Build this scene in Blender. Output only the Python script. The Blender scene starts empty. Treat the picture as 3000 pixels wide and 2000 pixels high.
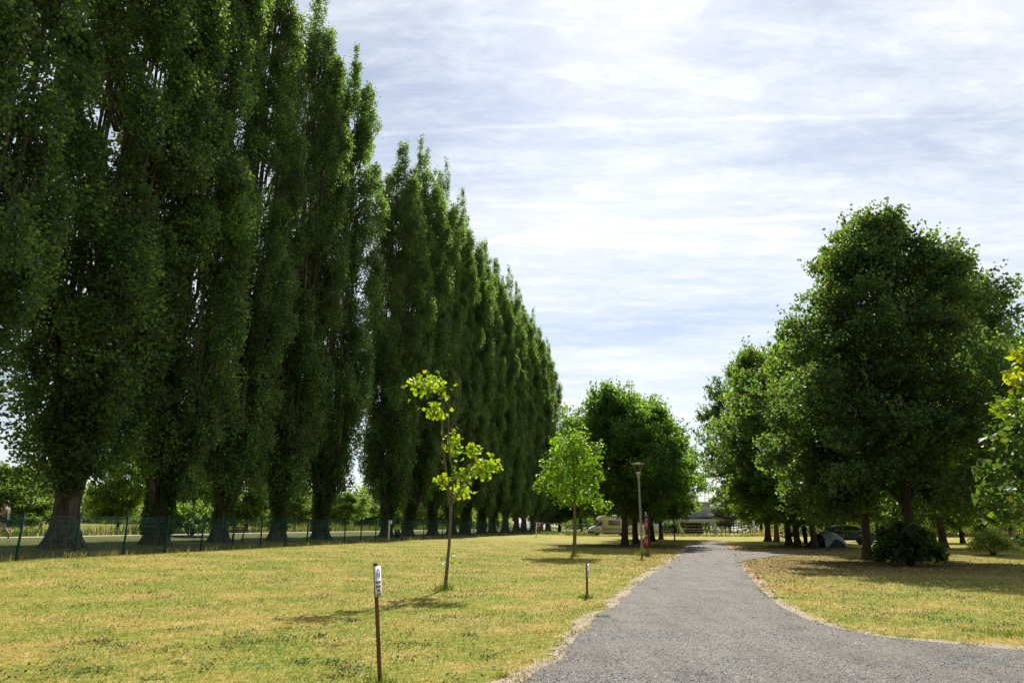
import bpy, math, random
import numpy as np
from mathutils import Vector, Matrix

R = math.radians
PI = math.pi
SC = bpy.context.scene
COL = SC.collection

# ------------------------------------------------------------------ camera, sky, sun, exposure
F, PITCH, EYE = 2000.0, R(15.4), 1.5
cam = bpy.data.cameras.new('camera')
cam.lens, cam.sensor_width, cam.clip_end, cam.clip_start = 24.0, 36.0, 8000, 0.05
camo = bpy.data.objects.new('camera', cam)
COL.objects.link(camo)
camo.location = (0, 0, EYE)
camo.rotation_euler = (R(90) + PITCH, 0, 0)
SC.camera = camo

SUN_EL, SUN_AZ = R(42.2), R(11)          # azimuth measured from +Y towards +X
sd = Vector((math.sin(SUN_AZ) * math.cos(SUN_EL), math.cos(SUN_AZ) * math.cos(SUN_EL), math.sin(SUN_EL)))
sun = bpy.data.lights.new('sun', 'SUN')
sun.energy, sun.angle, sun.color = 5.0, R(0.55), (1.0, 0.94, 0.84)
suno = bpy.data.objects.new('sun', sun)
suno.rotation_euler = sd.to_track_quat('Z', 'Y').to_euler()
suno.location = (0, 0, 60)
COL.objects.link(suno)

SC.view_settings.view_transform = 'Standard'
SC.view_settings.look = 'None'
SC.view_settings.gamma = 1
SC.view_settings.exposure = 0.5
SC.cycles.max_bounces = 7
SC.cycles.diffuse_bounces = 3
SC.cycles.glossy_bounces = 2
SC.cycles.transmission_bounces = 6
SC.cycles.sample_clamp_indirect = 8


def nn(t, typ, **kw):
    n = t.nodes.new(typ)
    for k, v in kw.items():
        if k.startswith('i_'):
            key = k[2:]
            n.inputs[int(key) if key.isdigit() else key].default_value = v
        else:
            setattr(n, k, v)
    return n


world = bpy.data.worlds.new('World')
SC.world = world
world.use_nodes = True
wt = world.node_tree
wt.nodes.clear()
L = wt.links.new
out = nn(wt, 'ShaderNodeOutputWorld')
bg = nn(wt, 'ShaderNodeBackground')
bg.inputs['Strength'].default_value = 0.075
L(bg.outputs[0], out.inputs[0])
sky = nn(wt, 'ShaderNodeTexSky', sky_type='NISHITA', sun_disc=False, sun_elevation=SUN_EL,
         sun_rotation=SUN_AZ, altitude=50, air_density=1.1, dust_density=0.4, ozone_density=2.5)
tc = nn(wt, 'ShaderNodeTexCoord')
sep = nn(wt, 'ShaderNodeSeparateXYZ')
L(tc.outputs['Generated'], sep.inputs[0])


def wm(op, a, b=None, c=None):
    n = nn(wt, 'ShaderNodeMath', operation=op)
    for i, v in enumerate((a, b, c)):
        if v is None:
            continue
        if isinstance(v, (int, float)):
            n.inputs[i].default_value = v
        else:
            L(v, n.inputs[i])
    return n.outputs[0]


zc = wm('MAXIMUM', wm('ADD', sep.outputs[2], 0.12), 0.06)
px_ = wm('DIVIDE', sep.outputs[0], zc)
py_ = wm('DIVIDE', sep.outputs[1], zc)
comb = nn(wt, 'ShaderNodeCombineXYZ')
L(px_, comb.inputs[0]); L(py_, comb.inputs[1])


def wnoise(rot, scl, scale, detail, rough, loc=(0, 0, 0), dist=0.0):
    m = nn(wt, 'ShaderNodeMapping')
    m.inputs['Rotation'].default_value = (0, 0, R(rot))
    m.inputs['Scale'].default_value = scl
    m.inputs['Location'].default_value = loc
    L(comb.outputs[0], m.inputs[0])
    n = nn(wt, 'ShaderNodeTexNoise')
    n.inputs['Scale'].default_value = scale
    n.inputs['Detail'].default_value = detail
    n.inputs['Roughness'].default_value = rough
    n.inputs['Distortion'].default_value = dist
    L(m.outputs[0], n.inputs['Vector'])
    return n.outputs[0]


def wramp(v, a, b):
    m = nn(wt, 'ShaderNodeMapRange', interpolation_type='SMOOTHSTEP')
    m.inputs['From Min'].default_value = a
    m.inputs['From Max'].default_value = b
    L(v, m.inputs[0])
    return m.outputs[0]


c1 = wramp(wnoise(-10, (0.5, 1.25, 1), 0.9, 9, 0.60, (3.1, 0.4, 0), 0.6), 0.36, 0.60)
c2 = wramp(wnoise(12, (0.7, 2.4, 1), 1.5, 10, 0.68, (7.7, 1.9, 0), 0.5), 0.36, 0.70)
c3 = wramp(wnoise(-14, (1.5, 3.2, 1), 3.6, 9, 0.72, (1.7, 5.9, 0), 0.3), 0.36, 0.74)
cl = wm('ADD', wm('MULTIPLY', c1, 0.40), wm('ADD', wm('MULTIPLY', c2, 0.30), wm('MULTIPLY', c3, 0.30)))
# contrails: soft lines across the cloud sheet, in world coordinates
def contrail(a, b, w, amp, x0, x1):
    # line y = a + b*x in cloud-plane coordinates, between x0 and x1
    nz = wm('MULTIPLY', wm('SUBTRACT', wnoise(0, (1, 1, 1), 9, 5, 0.7, (a, 0, 0)), 0.5), w * 1.6)
    d = wm('ADD', wm('SUBTRACT', py_, wm('ADD', wm('MULTIPLY', px_, b), a)), nz)
    k = wm('SUBTRACT', 1.0, wramp(wm('ABSOLUTE', d), 0.0, w))
    e = wm('MULTIPLY', wramp(px_, x0, x0 + 0.3), wm('SUBTRACT', 1.0, wramp(px_, x1 - 0.5, x1)))
    return wm('MULTIPLY', wm('MULTIPLY', k, e), amp)


ct = wm('ADD', contrail(1.74, -0.195, 0.020, 0.34, -0.25, 1.0),
        contrail(1.269, -0.08, 0.013, 0.14, -0.45, 1.2))
cov = nn(wt, 'ShaderNodeMath', operation='ADD', use_clamp=True)
L(wm('ADD', cl, ct), cov.inputs[0]); cov.inputs[1].default_value = 0.15
# thin ice cloud scatters forward: brighter the nearer the sun
dotn = nn(wt, 'ShaderNodeVectorMath', operation='DOT_PRODUCT')
L(tc.outputs['Generated'], dotn.inputs[0]); dotn.inputs[1].default_value = sd
dm = wm('MAXIMUM', dotn.outputs['Value'], 0.0)
g1 = wm('POWER', dm, 60.0)
g2 = wm('POWER', dm, 8.0)
bright = wm('ADD', wm('ADD', 2.8, wm('MULTIPLY', wramp(dotn.outputs['Value'], 0.0, 0.66), 7.0)), wm('ADD', wm('MULTIPLY', g1, 5.0), wm('MULTIPLY', g2, 1.0)))
cc = nn(wt, 'ShaderNodeCombineColor')
L(wm('MULTIPLY', bright, 0.965), cc.inputs[0]); L(wm('MULTIPLY', bright, 0.985), cc.inputs[1]); L(wm('MULTIPLY', bright, 1.03), cc.inputs[2])
mx = nn(wt, 'ShaderNodeMix', data_type='RGBA')
L(cov.outputs[0], mx.inputs['Factor']); L(sky.outputs[0], mx.inputs['A']); L(cc.outputs[0], mx.inputs['B'])
L(mx.outputs['Result'], bg.inputs['Color'])

# ------------------------------------------------------------------ terrain and pixel helpers
FT = 0.2623


def fence_x(y):
    return -15.5 + FT * (y - 25.3)


def ground_z(x, y):
    x = np.asarray(x, float); y = np.asarray(y, float)
    b = 0.006 * np.clip(y - 8, 0, 105)
    s = (fence_x(y) - x) * math.cos(math.atan(FT))
    e = np.interp(s, [-18, -9, 0, 5.5, 10, 14, 22, 60, 160, 400], [0, .14, .45, .6, .88, .93, .85, .95, 3.2, 4.5])
    return b + e


def gz(x, y):
    return float(ground_z(x, y))


def ray(u, v):
    a, b = (u - 1500) / F, (1000 - v) / F
    return np.array([a, math.cos(PITCH) - b * math.sin(PITCH), math.sin(PITCH) + b * math.cos(PITCH)])


def at(u, v, Y):
    d = ray(u, v)
    d = d * (Y / d[1])
    return np.array([d[0], d[1], d[2] + EYE])


def on_ground(u, v, zoff=0.0):
    d = ray(u, v)
    d = d / d[1]
    y = 5.0
    step = 0.05
    while y < 400:
        if EYE + d[2] * y <= gz(d[0] * y, y) + zoff:
            break
        y += step
        step = max(0.05, y * 0.003)
    return np.array([d[0] * y, y, gz(d[0] * y, y)])


# ------------------------------------------------------------------ mesh building
class MB:
    def __init__(s):
        s.v, s.f, s.c, s.n = [], [], [], 0

    def add(s, V, Fc, c=None):
        V = np.asarray(V, float).reshape(-1, 3)
        if isinstance(Fc, np.ndarray):
            s.f.append(Fc + s.n)
        else:
            for k in set(len(q) for q in Fc):
                s.f.append(np.array([q for q in Fc if len(q) == k]) + s.n)
        s.v.append(V)
        if c is None:
            c = np.ones((len(V), 3)) * 0.5
        c = np.asarray(c, float)
        if c.ndim == 1:
            c = np.tile(c, (len(V), 1))
        s.c.append(c)
        s.n += len(V)
        return s

    def box(s, x0, x1, y0, y1, z0, z1, c=None, M=None):
        V = np.array([(x, y, z) for z in (z0, z1) for y in (y0, y1) for x in (x0, x1)], float)
        if M is not None:
            V = np.array([M @ Vector(p) for p in V])
        return s.add(V, np.array([(0, 2, 3, 1), (4, 5, 7, 6), (0, 1, 5, 4), (1, 3, 7, 5), (3, 2, 6, 7), (2, 0, 4, 6)]), c)

    def cbox(s, c, h, rot=None, b=0.0):
        # box by centre and half size, with chamfered vertical and horizontal edges if b
        c = np.array(c, float); h = np.array(h, float)
        if b <= 0:
            V = np.array([(x, y, z) for z in (-1, 1) for y in (-1, 1) for x in (-1, 1)]) * h
            Fc = np.array([(0, 2, 3, 1), (4, 5, 7, 6), (0, 1, 5, 4), (1, 3, 7, 5), (3, 2, 6, 7), (2, 0, 4, 6)])
        else:
            V = []
            for zz, ins in ((-h[2], b), (-h[2] + b, 0), (h[2] - b, 0), (h[2], b)):
                X, Y = h[0] - ins, h[1] - ins
                q = b if ins == 0 else b * 0.5
                for sx, sy, o in ((1, 1, 0), (1, 1, 1), (-1, 1, 1), (-1, 1, 0), (-1, -1, 0), (-1, -1, 1), (1, -1, 1), (1, -1, 0)):
                    V.append((sx * (X - (q if o else 0)), sy * (Y - (0 if o else q)), zz))
            V = np.array(V)
            Fc = [tuple(range(7, -1, -1)), tuple(range(24, 32))]
            for k in range(3):
                for j in range(8):
                    a = k * 8 + j; b2 = k * 8 + (j + 1) % 8
                    Fc.append((a, b2, b2 + 8, a + 8))
        if rot is not None:
            V = np.array([rot @ Vector(p) for p in V])
        return s.add(V + c, Fc)

    def tube(s, pts, rad, sides=6, cap=True, c=None, ridge=None):
        pts = np.asarray(pts, float)
        n = len(pts)
        rad = np.ones(n) * rad if np.isscalar(rad) else np.asarray(rad, float)
        T = np.gradient(pts, axis=0)
        T /= np.linalg.norm(T, axis=1)[:, None] + 1e-9
        ref = np.array([1., 0, 0]) if abs(T[0][0]) < 0.8 else np.array([0, 1., 0])
        th = np.arange(sides) * 2 * PI / sides
        V = np.zeros((n, sides, 3))
        for i in range(n):
            u = ref - T[i] * ref.dot(T[i]); u /= np.linalg.norm(u) + 1e-9
            w = np.cross(T[i], u)
            ref = u
            rr = rad[i] * (np.ones(sides) if ridge is None else ridge(i, th))
            V[i] = pts[i] + (np.cos(th) * rr)[:, None] * u + (np.sin(th) * rr)[:, None] * w
        i, j = np.meshgrid(np.arange(n - 1), np.arange(sides), indexing='ij')
        a = (i * sides + j).ravel(); b = (i * sides + (j + 1) % sides).ravel()
        Fc = np.stack([a, b, b + sides, a + sides], 1)
        s.add(V.reshape(-1, 3), Fc, c)
        if cap:
            s.f.append(np.array([range(sides - 1, -1, -1)]) + s.n - n * sides)
            s.f.append(np.array([range((n - 1) * sides, n * sides)]) + s.n - n * sides)
        return s

    def lathe(s, prof, sides=16, centre=(0, 0, 0), axis='z', c=None):
        prof = np.asarray(prof, float)
        n = len(prof); th = np.arange(sides) * 2 * PI / sides
        V = np.zeros((n, sides, 3))
        for i, (r, z) in enumerate(prof):
            V[i, :, 0] = np.cos(th) * r; V[i, :, 1] = np.sin(th) * r; V[i, :, 2] = z
        V = V.reshape(-1, 3)
        if axis == 'y':
            V = V[:, [0, 2, 1]] * np.array([1, 1, -1])
        if axis == 'x':
            V = V[:, [2, 1, 0]] * np.array([1, 1, -1])
        i, j = np.meshgrid(np.arange(n - 1), np.arange(sides), indexing='ij')
        a = (i * sides + j).ravel(); b = (i * sides + (j + 1) % sides).ravel()
        s.add(V + np.array(centre), np.stack([a, b, b + sides, a + sides], 1), c)
        s.f.append(np.array([range(sides - 1, -1, -1)]) + s.n - n * sides)
        s.f.append(np.array([range((n - 1) * sides, n * sides)]) + s.n - n * sides)
        return s

    def prism(s, poly, y0, y1, inset=0.0):
        # polygon in XZ extruded along Y; inset rounds the long edges
        P = np.asarray(poly, float); n = len(P)
        cen = P.mean(0)
        rings = [(y0, P)] if not inset else [(y0, cen + (P - cen) * (1 - inset)), (y0 + inset * 1.2, P)]
        rings += [(y1, P)] if not inset else [(y1 - inset * 1.2, P), (y1, cen + (P - cen) * (1 - inset))]
        V = np.concatenate([np.column_stack([q[:, 0], np.full(n, y), q[:, 1]]) for y, q in rings])
        Fc = [tuple(range(n)), tuple(range((len(rings) - 1) * n, len(rings) * n))[::-1]]
        for k in range(len(rings) - 1):
            for j in range(n):
                a = k * n + j; b = k * n + (j + 1) % n
                Fc.append((a, a + n, b + n, b))
        return s.add(V, Fc)

    def torus(s, cen, R_, r_, axis='y', n=28, m=6):
        a = np.arange(n) * 2 * PI / n; b = np.arange(m) * 2 * PI / m
        A, B = np.meshgrid(a, b, indexing='ij')
        x = (R_ + r_ * np.cos(B)) * np.cos(A); z = (R_ + r_ * np.cos(B)) * np.sin(A); y = r_ * np.sin(B)
        V = np.stack([x, y, z], -1).reshape(-1, 3)
        i, j = np.meshgrid(np.arange(n), np.arange(m), indexing='ij')
        f = np.stack([i * m + j, i * m + (j + 1) % m, ((i + 1) % n) * m + (j + 1) % m, ((i + 1) % n) * m + j], -1).reshape(-1, 4)
        if axis == 'z':
            V = V[:, [0, 2, 1]]
        return s.add(V + np.array(cen), f)

    def ball(s, cen, r, n=10, m=7):
        pr = [(math.sin(PI * k / m) + 1e-4, -math.cos(PI * k / m)) for k in range(m + 1)]
        V0 = s.n
        s.lathe([(a, b) for a, b in pr], n)
        s.v[-1] = s.v[-1] * np.array(r) + np.array(cen)
        return s

    def build(s, name, mat, parent=None, smooth=False, col=False):
        me = bpy.data.meshes.new(name)
        V = np.concatenate(s.v)
        me.vertices.add(len(V)); me.vertices.foreach_set('co', V.astype(np.float32).ravel())
        idx = np.concatenate([f.ravel() for f in s.f]).astype(np.int32)
        tot = np.concatenate([np.full(len(f), f.shape[1]) for f in s.f])
        st = np.concatenate([[0], np.cumsum(tot)[:-1]]).astype(np.int32)
        me.loops.add(len(idx)); me.loops.foreach_set('vertex_index', idx)
        me.polygons.add(len(st)); me.polygons.foreach_set('loop_start', st)
        if smooth:
            me.polygons.foreach_set('use_smooth', np.ones(len(st), bool))
        me.update(calc_edges=True)
        if col:
            at_ = me.color_attributes.new('col', 'FLOAT_COLOR', 'POINT')
            cc_ = np.concatenate(s.c)
            at_.data.foreach_set('color', np.column_stack([cc_, np.ones(len(cc_))]).astype(np.float32).ravel())
        if isinstance(mat, (list, tuple)):
            for m in mat:
                me.materials.append(m)
        else:
            me.materials.append(mat)
        o = bpy.data.objects.new(name, me)
        COL.objects.link(o)
        if parent is not None:
            o.parent = parent
        return o


def tag(o, label=None, cat=None, group=None, kind=None):
    for k, v in (('label', label), ('category', cat), ('group', group), ('kind', kind)):
        if v:
            o[k] = v
    return o


def thing(name, label, cat, loc=(0, 0, 0), rz=0.0, group=None):
    o = bpy.data.objects.new(name, None)
    o.empty_display_size = 0.3
    COL.objects.link(o)
    o.location = tuple(float(a) for a in loc); o.rotation_euler = (0, 0, rz)
    return tag(o, label, cat, group)


def dup(root, loc, rz, label, scale=None):
    r = root.copy(); COL.objects.link(r)
    r.location = tuple(float(a) for a in loc); r.rotation_euler = (0, 0, rz)
    if scale is not None:
        r.scale = scale
    r['label'] = label
    for ch in list(root.children):
        c = ch.copy(); COL.objects.link(c); c.parent = r
        for g in ch.children:
            d = g.copy(); COL.objects.link(d); d.parent = c
    return r


# ------------------------------------------------------------------ materials
def mat(name, col, rough=0.6, var=0.12, scale=6.0, bump=0.0, metal=0.0, spec=0.5, col2=None, bscale=None, stretch=None, det=6):
    m = bpy.data.materials.new(name); m.use_nodes = True
    t = m.node_tree; p = t.nodes['Principled BSDF']
    p.inputs['Roughness'].default_value = rough
    p.inputs['Metallic'].default_value = metal
    p.inputs['Specular IOR Level'].default_value = spec
    tcn = nn(t, 'ShaderNodeTexCoord'); mp = nn(t, 'ShaderNodeMapping')
    if stretch:
        mp.inputs['Scale'].default_value = stretch
    t.links.new(tcn.outputs['Object'], mp.inputs[0])
    nz = nn(t, 'ShaderNodeTexNoise'); nz.inputs['Scale'].default_value = scale; nz.inputs['Detail'].default_value = det
    t.links.new(mp.outputs[0], nz.inputs['Vector'])
    c2 = col2 or tuple(c * (1 - var * 2) for c in col)
    c1_ = col if col2 else tuple(min(1, c * (1 + var)) for c in col)
    rp = nn(t, 'ShaderNodeValToRGB')
    rp.color_ramp.elements[0].position = 0.32; rp.color_ramp.elements[1].position = 0.68
    rp.color_ramp.elements[0].color = (*c2, 1); rp.color_ramp.elements[1].color = (*c1_, 1)
    t.links.new(nz.outputs[0], rp.inputs[0]); t.links.new(rp.outputs[0], p.inputs['Base Color'])
    if bump:
        b = nn(t, 'ShaderNodeBump'); b.inputs['Strength'].default_value = bump; b.inputs['Distance'].default_value = 0.03
        n2 = nn(t, 'ShaderNodeTexNoise'); n2.inputs['Scale'].default_value = bscale or scale * 4; n2.inputs['Detail'].default_value = 5
        t.links.new(mp.outputs[0], n2.inputs['Vector'])
        t.links.new(n2.outputs[0], b.inputs['Height']); t.links.new(b.outputs[0], p.inputs['Normal'])
    return m


def leaf_mat(name, trans=0.42, tint=(1.9, 1.75, 0.35), rough=0.42, spec=0.5):
    m = bpy.data.materials.new(name); m.use_nodes = True
    t = m.node_tree; p = t.nodes['Principled BSDF']; o = t.nodes['Material Output']
    at_ = nn(t, 'ShaderNodeVertexColor', layer_name='col')
    p.inputs['Roughness'].default_value = rough
    p.inputs['Specular IOR Level'].default_value = spec
    t.links.new(at_.outputs[0], p.inputs['Base Color'])
    tr = nn(t, 'ShaderNodeBsdfTranslucent')
    mu = nn(t, 'ShaderNodeVectorMath', operation='MULTIPLY'); mu.inputs[1].default_value = tint
    t.links.new(at_.outputs[0], mu.inputs[0]); t.links.new(mu.outputs[0], tr.inputs[0])
    mxs = nn(t, 'ShaderNodeMixShader'); mxs.inputs[0].default_value = trans
    t.links.new(p.outputs[0], mxs.inputs[1]); t.links.new(tr.outputs[0], mxs.inputs[2]); t.links.new(mxs.outputs[0], o.inputs[0])
    return m


M_leaf = leaf_mat('leaf', 0.56, (5.0, 4.1, 1.0), 0.52, 0.6)
M_leafy = leaf_mat('young_leaf', 0.55, (2.0, 1.75, 0.3), 0.48, 0.4)
M_grass = leaf_mat('grass_blades', 0.35, (1.15, 1.1, 0.6), 0.6, 0.3)
M_petal = leaf_mat('petals', 0.3, (1, 1, 1), 0.6, 0.2)
M_litter = leaf_mat('dry_leaf', 0.25, (1.1, 1, 0.8), 0.7, 0.2)
M_bark = mat('poplar_bark', (0.17, 0.14, 0.11), 0.9, 0.2, 4.0, 1.0, col2=(0.03, 0.027, 0.02), stretch=(3.4, 3.4, 0.22), bscale=6, spec=0.2)
M_bark2 = mat('tree_bark', (0.11, 0.09, 0.075), 0.9, 0.2, 4.0, 0.8, col2=(0.06, 0.045, 0.035), stretch=(3, 3, 0.8), bscale=10, spec=0.2)
M_bark3 = mat('pale_bark', (0.36, 0.25, 0.17), 0.85, 0.15, 5.0, 0.6, col2=(0.2, 0.13, 0.08), stretch=(2, 2, 0.6), spec=0.2)
M_barkY = mat('sapling_bark', (0.22, 0.175, 0.12), 0.85, 0.15, 14.0, 0.5, col2=(0.11, 0.09, 0.065), stretch=(2, 2, 0.7), spec=0.25)
M_white = mat('white_paint', (0.72, 0.72, 0.70), 0.5, 0.05, 2)
M_whited = mat('white_render', (0.62, 0.63, 0.64), 0.85, 0.06, 1.2, 0.15)
M_cream = mat('cream_coachwork', (0.70, 0.66, 0.54), 0.35, 0.03, 2)
M_dark = mat('dark_plastic', (0.03, 0.03, 0.033), 0.5, 0.1, 8)
M_black = mat('black_rubber', (0.018, 0.018, 0.018), 0.8, 0.1, 8)
M_steel = mat('galvanised_steel', (0.36, 0.34, 0.31), 0.55, 0.15, 14, metal=0.35)
M_fence = mat('green_fence_paint', (0.010, 0.062, 0.054), 0.8, 0.1, 10, spec=0.15)
M_wood = mat('stained_wood', (0.20, 0.085, 0.032), 0.6, 0.2, 9, 0.25, col2=(0.11, 0.042, 0.015), stretch=(4, 4, 0.35))
M_woodp = mat('weathered_wood', (0.30, 0.22, 0.14), 0.8, 0.2, 9, 0.25, col2=(0.16, 0.11, 0.07), stretch=(4, 4, 0.35))
M_red = mat('red_enamel', (0.50, 0.012, 0.018), 0.3, 0.06, 8)
M_glass = mat('dark_glass', (0.02, 0.028, 0.03), 0.06, 0.1, 2, spec=0.8)
M_glassb = mat('curtained_window', (0.30, 0.24, 0.19), 0.2, 0.1, 3, col2=(0.17, 0.13, 0.11))
M_paper = mat('paper', (0.80, 0.80, 0.82), 0.7, 0.02, 6)
M_ink = mat('ink', (0.02, 0.02, 0.04), 0.7, 0.02, 6)
M_blue = mat('blue_stripe', (0.03, 0.05, 0.12), 0.4, 0.05, 6)
M_bluep = mat('blue_paint', (0.05, 0.12, 0.35), 0.4, 0.05, 6)
M_bluef = mat('blue_fabric', (0.05, 0.16, 0.45), 0.8, 0.1, 12)
M_tent = mat('tent_fabric', (0.46, 0.50, 0.51), 0.55, 0.06, 3, 0.4, bscale=5)
M_tentd = mat('dark_tent_fabric', (0.025, 0.04, 0.05), 0.7, 0.08, 3)
M_slate = mat('dark_roof', (0.05, 0.055, 0.06), 0.6, 0.1, 6)
M_yellow = mat('yellow_hull', (0.50, 0.34, 0.05), 0.4, 0.08, 3)
M_tarp = mat('cream_tarpaulin', (0.72, 0.60, 0.36), 0.7, 0.1, 3, 0.5, bscale=6)
M_bin = mat('green_bin', (0.015, 0.06, 0.05), 0.5, 0.1, 8)
M_stone = mat('rough_stone', (0.30, 0.26, 0.21), 0.9, 0.15, 7, 0.5)
M_skin = mat('skin', (0.42, 0.23, 0.15), 0.55, 0.05, 20)
M_hair = mat('dark_hair', (0.02, 0.014, 0.01), 0.6, 0.2, 40)
M_shirt = mat('taupe_shirt', (0.20, 0.165, 0.16), 0.85, 0.06, 20)
M_wshirt = mat('white_shirt', (0.72, 0.72, 0.76), 0.85, 0.04, 20)
M_rshort = mat('red_cloth', (0.55, 0.02, 0.03), 0.8, 0.06, 20)
M_kshort = mat('black_cloth', (0.018, 0.018, 0.022), 0.85, 0.06, 20)
M_shoe = mat('red_shoe', (0.75, 0.05, 0.06), 0.5, 0.06, 20)
M_mast = mat('red_mast', (0.5, 0.16, 0.12), 0.6, 0.1, 6)
M_bush = None


# ground
def lawn_material():
    m = bpy.data.materials.new('dry_lawn'); m.use_nodes = True
    t = m.node_tree; p = t.nodes['Principled BSDF']; l = t.links.new
    p.inputs['Roughness'].default_value = 0.95; p.inputs['Specular IOR Level'].default_value = 0.1
    tcn = nn(t, 'ShaderNodeTexCoord')

    def nz(scale, det, loc, st=(1, 1, 1)):
        mp = nn(t, 'ShaderNodeMapping'); mp.inputs['Location'].default_value = loc; mp.inputs['Scale'].default_value = st
        l(tcn.outputs['Object'], mp.inputs[0])
        n = nn(t, 'ShaderNodeTexNoise'); n.inputs['Scale'].default_value = scale; n.inputs['Detail'].default_value = det
        n.inputs['Roughness'].default_value = 0.65
        l(mp.outputs[0], n.inputs['Vector']); return n.outputs[0]

    def ramp(v, stops):
        r = nn(t, 'ShaderNodeValToRGB'); e = r.color_ramp.elements
        e[0].position, e[0].color = stops[0][0], (*stops[0][1], 1); e[1].position, e[1].color = stops[-1][0], (*stops[-1][1], 1)
        for q, c in stops[1:-1]:
            x = e.new(q); x.color = (*c, 1)
        l(v, r.inputs[0]); return r.outputs[0]

    big = ramp(nz(0.55, 8, (0, 0, 0)), [(0.40, (0.15, 0.24, 0.02)), (0.5, (0.33, 0.30, 0.055)), (0.60, (0.55, 0.36, 0.14))])
    fine = ramp(nz(9.0, 8, (5, 3, 0)), [(0.38, (0.07, 0.10, 0.012)), (0.5, (0.30, 0.29, 0.05)), (0.64, (0.56, 0.43, 0.18))])
    mx_ = nn(t, 'ShaderNodeMix', data_type='RGBA'); mx_.inputs['Factor'].default_value = 0.5
    l(big, mx_.inputs['A']); l(fine, mx_.inputs['B'])
    cur = mx_.outputs['Result']
    for cx, cy, cr0 in [(13.5, 27.5, 7.0), (8.5, 53, 6.0), (17, 42, 9.0)]:      # dead brown grass, with the crowns' shade painted in
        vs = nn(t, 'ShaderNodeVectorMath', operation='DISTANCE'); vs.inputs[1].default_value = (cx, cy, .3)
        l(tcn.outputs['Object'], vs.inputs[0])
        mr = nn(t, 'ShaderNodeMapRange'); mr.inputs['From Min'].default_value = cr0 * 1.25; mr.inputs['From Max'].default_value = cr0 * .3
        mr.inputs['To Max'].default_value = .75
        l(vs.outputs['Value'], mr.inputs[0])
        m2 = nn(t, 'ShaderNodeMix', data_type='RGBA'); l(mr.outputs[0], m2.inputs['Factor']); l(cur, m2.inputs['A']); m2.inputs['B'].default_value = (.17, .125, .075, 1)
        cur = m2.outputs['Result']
    # greener turf from mesh fence to river path, darkened to paint in poplar shade
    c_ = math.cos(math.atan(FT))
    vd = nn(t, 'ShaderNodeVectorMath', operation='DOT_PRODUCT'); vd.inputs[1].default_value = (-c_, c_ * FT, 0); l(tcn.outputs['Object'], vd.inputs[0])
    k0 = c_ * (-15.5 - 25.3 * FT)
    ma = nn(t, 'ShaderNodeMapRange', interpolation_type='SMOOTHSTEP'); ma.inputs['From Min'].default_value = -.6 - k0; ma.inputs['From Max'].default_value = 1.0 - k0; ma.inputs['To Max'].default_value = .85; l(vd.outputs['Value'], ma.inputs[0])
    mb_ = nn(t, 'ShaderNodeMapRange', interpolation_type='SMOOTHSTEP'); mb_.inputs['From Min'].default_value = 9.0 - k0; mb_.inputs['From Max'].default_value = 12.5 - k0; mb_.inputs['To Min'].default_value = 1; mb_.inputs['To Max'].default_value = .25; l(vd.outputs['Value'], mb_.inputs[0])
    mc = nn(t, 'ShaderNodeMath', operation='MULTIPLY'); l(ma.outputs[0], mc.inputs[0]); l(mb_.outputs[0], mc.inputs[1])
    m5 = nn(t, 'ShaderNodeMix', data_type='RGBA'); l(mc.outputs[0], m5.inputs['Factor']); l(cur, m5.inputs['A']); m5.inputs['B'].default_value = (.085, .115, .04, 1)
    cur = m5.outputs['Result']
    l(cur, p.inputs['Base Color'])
    b = nn(t, 'ShaderNodeBump'); b.inputs['Strength'].default_value = 0.8; b.inputs['Distance'].default_value = 0.04
    l(nz(16.0, 6, (1, 1, 0)), b.inputs['Height']); l(b.outputs[0], p.inputs['Normal'])
    return m


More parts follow.
